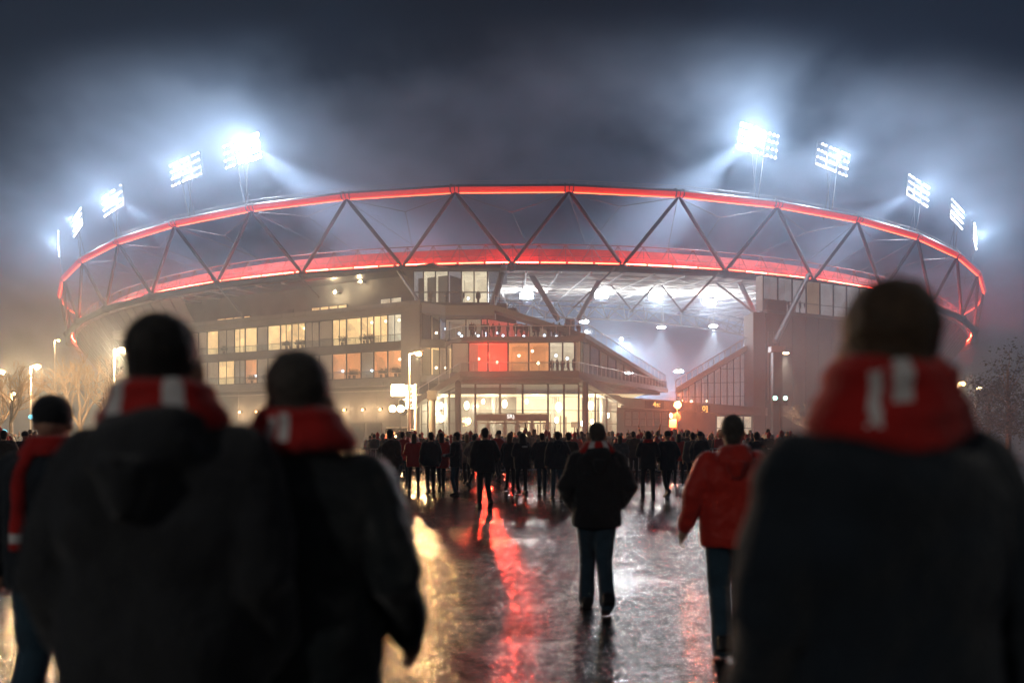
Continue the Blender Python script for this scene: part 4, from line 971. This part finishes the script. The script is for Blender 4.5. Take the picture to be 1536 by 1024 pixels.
def shoe_mesh(pose, s, m):
    l = leg_pts(pose, s)[2]; b = MB(); z = l.z-.085
    b.hexa([(l.x-.052,l.y-.10,z+.002),(l.x+.052,l.y-.10,z+.002),(l.x+.058,l.y+.19,z+.002),(l.x-.058,l.y+.19,z+.002),(l.x-.048,l.y-.09,z+.12),(l.x+.048,l.y-.09,z+.12),(l.x+.042,l.y+.17,z+.05),(l.x-.042,l.y+.17,z+.05)])
    me = fuse(b, 'shoe', [m], .012, 5); 
    if pose['stride']*s < 0:
        me.transform(Matrix.Translation(l) @ Matrix.Rotation(-R(38)*min(1,abs(pose['stride'])/.25), 4, 'X') @ Matrix.Translation(-l)); 
        dz = min(v.co.z for v in me.vertices); me.transform(Matrix.Translation((0,0,max(-.03,min(.03,.004-dz)))))
    return me
def hair_mesh(voxel, mats, kind='short'):
    b = MB()
    if kind == 'short': b.ball((0,-.028,1.675), (.084,.093,.098), 18, 12); b.ball((0,-.056,1.60), (.066,.052,.062), 12, 8)
    elif kind == 'thick': b.ball((0,-.026,1.682), (.087,.100,.100), 18, 12); b.ball((0,-.055,1.60), (.074,.060,.070), 12, 8)
    elif kind == 'beanie': b.ball((0,-.014,1.690), (.092,.108,.098), 18, 12); b.tube([(0,-.014,1.645),(0,-.014,1.675)], [.092,.094], 16)
    elif kind == 'long': b.ball((0,-.026,1.680), (.092,.100,.102), 18, 12); b.tube([(0,-.05,1.66),(0,-.075,1.50),(0,-.085,1.38)], [.085,.085,.05], 12)
    elif kind == 'hoodup': b.ball((0,-.02,1.672), (.108,.115,.118), 18, 12); b.tube([(0,-.03,1.62),(0,-.04,1.48)], [.10,.13], 14)
    return fuse(b, 'hair' if kind not in ('beanie','hoodup') else kind, mats, voxel, 2, .012 if kind in ('short','thick','long') else .004, htex)
def scarf_mesh(voxel, whites, droop=.0, lift=0.0, wide=1.0, vr=.72, tail=None, red=None):
    b = MB(); secs = [(.084,.082,1.565,.018),(.098,.096,1.548,.024),(.116*wide,.106*wide,1.525,.027),(.136*wide,.117*wide,1.500,.027),(.152*wide,.126*wide,1.474,.026)]
    n = 28
    for rx, ry, z, r in secs:
        z = 1.565-(1.565-z)*vr
        pts = []
        for j in range(n+1):
            t = 2*math.pi*j/n; back = max(0, -math.sin(t)); fr = (z-1.565)/-.085
            pts.append((rx*math.cos(t), -.012+ry*math.sin(t), z+lift-droop*back**3*fr - .022*abs(math.cos(t))**2*fr))
        b.tube(pts, r, 8, cap=False)
    if droop > .05: b.tube([(0,-.135*wide,1.47+lift),(0,-.150*wide,1.47+lift-droop)], [.085,.03], 10)
    if tail:
        sx, yb = tail; b.tube([(sx*.10,yb*.10,1.53),(sx*.17,yb*.150,1.40),(sx*.17,yb*.165,1.22),(sx*.18,yb*.165,1.02)], [.032,.034,.036,.036], 10)
    me = fuse(b, 'scarf', [red or SCARF_RED, SCARF_WHITE], voxel, 2, .022)
    for p in me.polygons:
        c_ = p.center; a = math.degrees(math.atan2(c_.x, -(c_.y+.012)))   # 0 = middle of the back, + right
        for w_ in whites:
            if len(w_) == 2 and w_[0] < a < w_[1] and c_.z > 1.43: p.material_index = 1
            if len(w_) == 4 and w_[0] < a < w_[1] and w_[2] < c_.z < w_[3]: p.material_index = 1
        if tail and 1.06 < c_.z < 1.11: p.material_index = 1
    return me
def cloth(name, col, rough=.85, k=.25, sc_=9, bump=.5):
    m = mat(name, col, rough, noise=(sc_, k), bump=bump, bscale=60, spec=.25)
    m.node_tree.nodes['Principled BSDF'].inputs['Sheen Weight'].default_value = .25; return m
SKIN = mat('skin', (.42,.24,.17), .55, noise=(12,.08), bump=.1, bscale=90)
SCARF_RED = cloth('red_wool', (.38,.010,.008)); SCARF_WHITE = cloth('white_wool', (.62,.60,.60))
CL = {'black': cloth('black_cloth', (.010,.011,.013)), 'charcoal': cloth('charcoal_cloth', (.018,.020,.024)), 'navy': cloth('navy_cloth', (.008,.014,.022)),
      'leather': cloth('dark_leather', (.008,.012,.014), .45, .3, 5, .3), 'red': cloth('red_nylon', (.50,.022,.010), .5, .1, 8, .3), 'brown': cloth('brown_cloth', (.055,.036,.022)),
      'grey': cloth('grey_cloth', (.10,.10,.105)), 'beige': cloth('beige_cloth', (.32,.26,.20)), 'white': cloth('white_cloth', (.6,.58,.55)), 'blue': cloth('blue_cloth', (.06,.14,.24)),
      'jeans': cloth('blue_denim', (.022,.055,.085), .8), 'trousers': cloth('black_trousers', (.012,.013,.016)), 'shoe': mat('shoe_leather', (.012,.011,.010), .4)}
HAIR = {'dark': cloth('dark_hair', (.008,.006,.005), .6, .4, 40), 'brown': cloth('brown_hair', (.05,.028,.014), .6, .4, 40), 'greyhair': cloth('grey_brown_hair', (.04,.034,.028), .6, .4, 40), 'blond': cloth('fair_hair', (.22,.14,.06), .6, .3, 40)}
def person(px, Y, H, pose, label, jacket='black', legs='jeans', hair='dark', style='short', voxel=.014, bulk=1.0, hem=.80, hood=False, scarf=None, rz=0.0, headturn=0.0, group=None, fold=.02, collar=1.5, bodymesh=None, z=0):
    o = empty('person', (PX(px, Y), Y, z), R(rz), label, 'person', group); k = H/1.755; o.scale = (k,k,k)
    def ch(me, nm, par=o): c_ = bpy.data.objects.new(nm, me); C.objects.link(c_); c_.parent = par; return c_
    bo = ch(bodymesh or body_mesh(pose, .0085 if voxel < .016 else .013), 'body')
    ch(jacket_mesh(pose, voxel, [CL[jacket]], bulk, hem, hood, fold, collar), 'jacket'); ch(trousers_mesh(pose, voxel, [CL[legs]]), 'trousers')
    for s in (-1,1): ch(shoe_mesh(pose, s, CL['shoe']), 'shoe')
    hm = CL['black'] if style in ('beanie',) else (CL[jacket] if style == 'hoodup' else HAIR[hair])
    ch(hair_mesh(voxel*.8, [hm], style), {'beanie':'beanie','hoodup':'hood'}.get(style,'hair'))
    for s in (-1,1): ch(EYE, 'eye').location = (s*.031, .088, 1.645)
    if scarf: ch(scarf_mesh(max(.008, voxel*.7), **scarf), 'scarf')
    if headturn:
        for c_ in list(kids(o)):
            if c_.name.startswith(('hair','beanie')): c_.rotation_euler = (0,0,R(headturn))
    return o
EYE = MB().ball((0,0,0), .012, 10, 8).mesh('eye', mat('eye_white', (.7,.7,.7), .2), True)
# -- nearest people
person(250, 2.05, 1.893, P_(('close','close')), 'big man in black hooded jacket seen from behind, red scarf with two white bands', 'charcoal', 'trousers', 'dark', 'short', .013, 1.17, .74, True,
       dict(whites=[(-46,-24),(22,42)], wide=.82, lift=.034), fold=.03)
person(451, 2.26, 1.812, P_(('down','bent'), .12), 'grey haired man in black leather jacket, white mark on the left of his red scarf', 'leather', 'jeans', 'greyhair', 'thick', .013, 1.10, .80, False,
       dict(whites=[(-27,-17,1.53,1.60),(-12,2,1.535,1.605)], wide=.86, lift=.046, droop=.03), fold=.03)
person(1325, 1.65, 1.892, P_(('close','down')), 'nearest man in dark jacket at the right, red scarf falling in a point behind', 'navy', 'trousers', 'brown', 'thick', .013, 1.02, .74, False,
       dict(whites=[(-42,-33,1.50,1.60),(-24,-6,1.54,1.64)], wide=.86, droop=.05, lift=.050, vr=1.0), rz=4, fold=.03)
person(895, 7.25, 1.70, P_(('wide','wide'), -.24, .068), 'man walking in black jacket and blue jeans, hands in pockets, red and white scarf', 'black', 'jeans', 'greyhair', 'short', .012, 1.16, .80, True,
       dict(whites=[(-40,-16),(20,44)], wide=.95, lift=.015), fold=.028)
person(1098, 5.8, 1.735, P_(('out','down'), .16, .09), 'man walking in a bright red hooded jacket, left arm held out', 'red', 'jeans', 'greyhair', 'short', .012, 1.14, .80, True, None, fold=.03, collar=1.53, rz=-6)
person(80, 4.1, 1.775, P_(('down','down'), .14), 'man at the left edge in black beanie, red scarf hanging down his side', 'navy', 'jeans', 'dark', 'beanie', .013, 1.10, .82, False,
       dict(whites=[], wide=.85, tail=(-.55,-1)), fold=.025, rz=8)
# -- people in the middle distance
poses = [P_(('down','down'), .05, .085), P_(('pocket','pocket'), .22, .08), P_(('down','pocket'), -.24, .075), P_(('front','front'), .04, .13), P_(('up','down'), .06, .11), P_(('wide','wide'), .18, .10)]
pbody = [body_mesh(p, .013) for p in poses]
def yf(foot): return CAMH*F/(foot-HOR)
MID = [ # px, foot y, H, pose, jacket, legs, hair, style, extra, label
 (586,752,1.72,1,'brown','trousers','dark','thick','man in dark brown coat half hidden behind the leather jacket'),
 (621,735,1.62,3,'red','trousers','brown','long','person in bright red padded jacket with long hair near the van'),
 (646,741,1.66,0,'charcoal','trousers','dark','thick','person in charcoal coat right of the bright red padded jacket'),
 (662,734,1.64,1,'red','trousers','dark','long','person in dull red jacket partly hidden between two dark coats'),
 (684,743,1.66,3,'black','jeans','dark','thick','person in black coat turned aside holding something white, left of the tall man'),
 (727,763,1.745,2,'black','trousers','dark','short','tall broad man in black jacket walking alone toward the lobby doors'),
 (712,733,1.62,1,'grey','trousers','dark','short','person in grey jacket half hidden behind the tall broad man'),
 (765,737,1.62,0,'black','trousers','brown','long','long haired person in black coat, left one of a close pair'),
 (783,741,1.63,3,'black','trousers','dark','hoodup','person in black hooded jacket with a pale mark on the back, in a close pair'),
 (813,740,1.65,1,'charcoal','jeans','dark','short','person in charcoal jacket and jeans left of the walking man with the scarf'),
 (836,749,1.68,2,'navy','jeans','dark','short','man in navy jacket and jeans directly left of the walking man with the scarf'),
 (853,741,1.66,0,'brown','trousers','dark','thick','person in brown coat partly behind the elbow of the walking man with the scarf'),
 (972,749,1.68,3,'black','trousers','dark','thick','person in black coat with an orange red collar, between the walking men'),
 (1001,746,1.68,1,'navy','trousers','brown','beanie','person in navy jacket and beanie right of the orange collar'),
 (1038,731,1.66,0,'grey','trousers','dark','thick','person in grey coat standing left of the red jacket sleeve'),
 (1050,733,1.68,0,'charcoal','trousers','dark','beanie','person in charcoal coat and beanie at the red jacket sleeve'),
 (1134,738,1.66,1,'black','trousers','dark','thick','person in black coat between the red jacket and the nearest man'),
 (604,726,1.70,1,'red','jeans','dark','short','man in red jacket farther back near the dark van'),
 (700,724,1.60,0,'beige','trousers','blond','long','fair haired person in pale beige coat farther back left of the tall man'),
 (748,721,1.74,5,'red','trousers','dark','beanie','tall person in red jacket and beanie farther back right of the tall man'),
 (930,727,1.58,2,'grey','jeans','brown','long','short person in grey coat beside the walking man with the scarf, right side'),
 (950,719,1.72,1,'brown','trousers','dark','short','person in brown jacket farther back left of the orange red collar'),
 (1018,724,1.62,3,'red','trousers','dark','long','person in red coat farther back between two dark coats right of the badge'),
 (38,742,1.68,0,'charcoal','trousers','dark','beanie','person in charcoal coat and beanie behind the scarf man at the left edge'),
 (6,748,1.70,1,'brown','trousers','dark','thick','person in brown coat cut off by the left edge of the picture')]
for k, (px_, fy, H, pi_, jk, lg, hr, stl, lab) in enumerate(MID):
    o = person(px_, yf(fy), H, poses[pi_], lab, jk, lg, hr, stl, .019, 1.12+rnd.uniform(-.08,.12), rnd.choice([.80,.74,.68]), stl == 'short' and k % 2 == 0, 
               dict(whites=[], wide=.8, lift=-.01) if k in (12,) else None, rz=rnd.uniform(-32,32)+(40 if k == 4 else 0), bodymesh=pbody[pi_], fold=.03)
    if k == 4: c_ = MB().ball((-.14,.30,1.12), (.07,.05,.04), 8, 6).build('white_bag', CL['white'], o)
    if k == 8: c_ = MB().box(-.09,.09,-.19,-.165,1.36,1.41).build('back_patch', CL['white'], o)
# -- the packed crowd: one mesh per figure
def crowd_mesh(pose, style, jk, lg, hr, seed):
    key = (id(pose), style)
    if key not in CM:
        b = MB(); r = random.Random(seed); k = r.uniform(1.05,1.25); hem = r.choice([.68,.76,.82])
        loft(b, [(hem,0,0,.20*k,.15*k),(1.1,0,0,.195*k,.145*k),(1.30,0,0,.212*k,.15*k),(1.42,0,0,.19*k,.12*k),(1.50,0,0,.085,.08)], 14)
        tap(b, [(0,0,1.45),(0,0,1.58)], [.07,.06], 8); b.ball((0,.01,1.64), (.082,.10,.118), 12, 9)
        if style == 'long': b.tube([(0,-.05,1.66),(0,-.08,1.42)], [.09,.07], 8)
        if style == 'beanie': b.ball((0,-.01,1.69), (.095,.11,.10), 12, 8); b.ball((0,0,1.80), .035, 8, 6)
        if style == 'hoodup': b.ball((0,-.02,1.66), (.11,.12,.12), 12, 8)
        for s in (-1,1):
            a = arm_pts(pose['arms'][0 if s < 0 else 1], s); tap(b, a, [.085*k,.07*k,.05], 8); tap(b, [a[2], a[2]+(a[2]-a[1]).normalized()*.12], [.035,.03], 6)
            l = leg_pts(pose, s); tap(b, l, [.10,.078,.06], 8); tap(b, [l[2]+Vector((0,-.04,-.04)), l[2]+Vector((0,.14,-.045))], [.045,.038], 6)
        CM[key] = (fuse(b, 'person', [], .030, 2, .02), hem, pose)
    me0, hem, pose = CM[key]; k2 = (key, jk, lg, hr)
    if k2 in CM: return CM[k2]
    me = me0.copy(); 
    for m_ in (CL[jk], CL[lg], SKIN, HAIR[hr] if style in ('short','long') else (CL[jk] if style == 'hoodup' else SCARF_RED), CL['shoe']): me.materials.append(m_)
    wr = [arm_pts(pose['arms'][0 if s < 0 else 1], s)[2] for s in (-1,1)]
    for p in me.polygons:
        c_ = p.center
        if any((c_-q).length < .13 and (c_-q).dot(q-Vector((q.x*.8, q.y, q.z+.3))) > -.0 and c_.z < q.z+.5 and (c_-q).length > .03 for q in wr) and min((c_-q).length for q in wr) < .11: mi = 2
        elif c_.z < .10: mi = 4
        elif c_.z < hem and abs(c_.x) < .24: mi = 1
        elif c_.z > 1.53: mi = 2 if (c_.y > .045 and c_.z < 1.70) or (c_.z < 1.56 and style == 'short') else 3
        elif style == 'long' and c_.y < -.09 and abs(c_.x) < .08 and c_.z > 1.36: mi = 3
        else: mi = 0
        p.material_index = mi
    CM[k2] = me; return me
CM = {}
def place_of(px, py=None):
    for lim, nm in ((60,'at the far left'),(330,'left of the big man'),(590,'left of the van'),(640,'in front of the van'),(690,'before the left lobby column'),(722,'left of the lobby doors'),(770,'before the left lobby doors'),
                    (822,'before the right lobby doors'),(878,'right of the lobby doors'),(935,'by the right lobby column'),(985,'before the gate building blinds'),(1030,'under the red warning light'),(1075,'by the red warning light'),(1135,'before the lit gate window'),(2000,'at the foot of the dark tower')):
        if px < lim: return nm
r = random.Random(99); cnt = 0; seen = set()
rows = [(33,40),(35,42),(38,42),(41.5,38),(46,32),(51,26),(57,22),(66,16)]
JN = {'black':'black','charcoal':'dark grey','navy':'navy','red':'red','brown':'brown','grey':'grey','beige':'beige','white':'pale','blue':'blue'}
DN = {0:'front row',1:'second row',2:'third row',3:'fourth row',4:'middle',5:'behind middle',6:'back rows',7:'very back'}
for ri, (Y0, n_) in enumerate(rows):
    for k in range(n_):
        if k < n_*.90: px_ = 556+(1180-556)*(k+r.uniform(-.6,1.6))/(n_*.90)
        else: px_ = r.uniform(-15, 75)
        Y = Y0+r.uniform(-1,1)*(1+ri*.35)
        if abs(px_-596) < 24 and Y > 58: Y -= 6
        for tries in range(40):
          pose = poses[r.choice([0,0,1,2,3,3,5,4] if ri > 1 else [0,0,1,2,3,5])]; style = r.choice(['short','short','beanie','long','hoodup'])
          jk = r.choices(['black','charcoal','navy','red','brown','grey','beige','white','blue'], [3,3,3,6,3,4,3,2,1] if ri < 2 else [1,1,1,7,3,5,6,5,2])[0]; lg = r.choice(['trousers','trousers','jeans']); hr = r.choice(['dark','brown','dark','blond'])  # rear rows get paler cloth, standing in for light and haze on them
          lk = (jk, style, hr if style == 'short' else 0, pose['arms'][0] == 'up', ri, place_of(px_))
          if lk not in seen: break
        seen.add(lk)
        o = bpy.data.objects.new('person', crowd_mesh(pose, style, jk, lg, hr, 5+len(CM))); C.objects.link(o)
        o.location = (PX(px_,Y), Y, 0); H = r.gauss(1.67,.09); s_ = max(1.45,min(1.88,H))/1.755; o.scale = (s_*r.uniform(.94,1.1),s_,s_); o.rotation_euler = (0,0,R(r.gauss(0,30) if r.random() < .68 else r.uniform(60,300)))
        hs_ = {'beanie':'red wool hat','long':'long hair','hoodup':'hood up','short':'short %s hair' % {'dark':'dark','brown':'brown','blond':'fair'}[hr]}[style]
        up_ = ', arm up' if pose['arms'][0] == 'up' else ''
        tag(o, '%s jacket, %s%s, %s, %s' % (JN[jk], hs_, up_, DN[ri], place_of(px_)), 'person', 'packed crowd in front of the entrance'); cnt += 1
cnt2 = {}
# raised arm beside the van, people on the terraces
for k in range(34):
    if k < 18: px_ = 700+172*(k+r.random()*.8)/18; Y = 89.0+r.uniform(0,1.2); z_ = 12.46; wh = 'open upper terrace'
    elif k < 24: px_ = 828+8*(k-18); Y = 90.4; z_ = 8.5; wh = 'bright corner room below the terrace'
    elif k < 28: px_ = 640+95*(k-24)/4+6; Y = 99; z_ = 17.7; wh = 'glass storey under the roof'
    else: px_ = 1168+8*(k-28); Y = 102.8+.045*(px_-1168); z_ = 17.35; wh = 'glass storey above the dark tower'
    pose = poses[r.choice([0,1,3])]; style = r.choice(['short','short','long']); jk = r.choice(['black','charcoal','navy','brown'])
    o = bpy.data.objects.new('person', crowd_mesh(pose, style, jk, 'trousers', 'dark', 5)); C.objects.link(o); o.location = (PX(px_,Y), Y, z_)
    o.scale = (.97,.97,.97); o.rotation_euler = (0,0,R(180+r.gauss(0,50)))
    cnt2[wh] = cnt2.get(wh, -1)+1
    tag(o, 'small dark figure in the %s, %s from the left' % (wh, ORD[cnt2[wh]]), 'person', 'people up in the building')
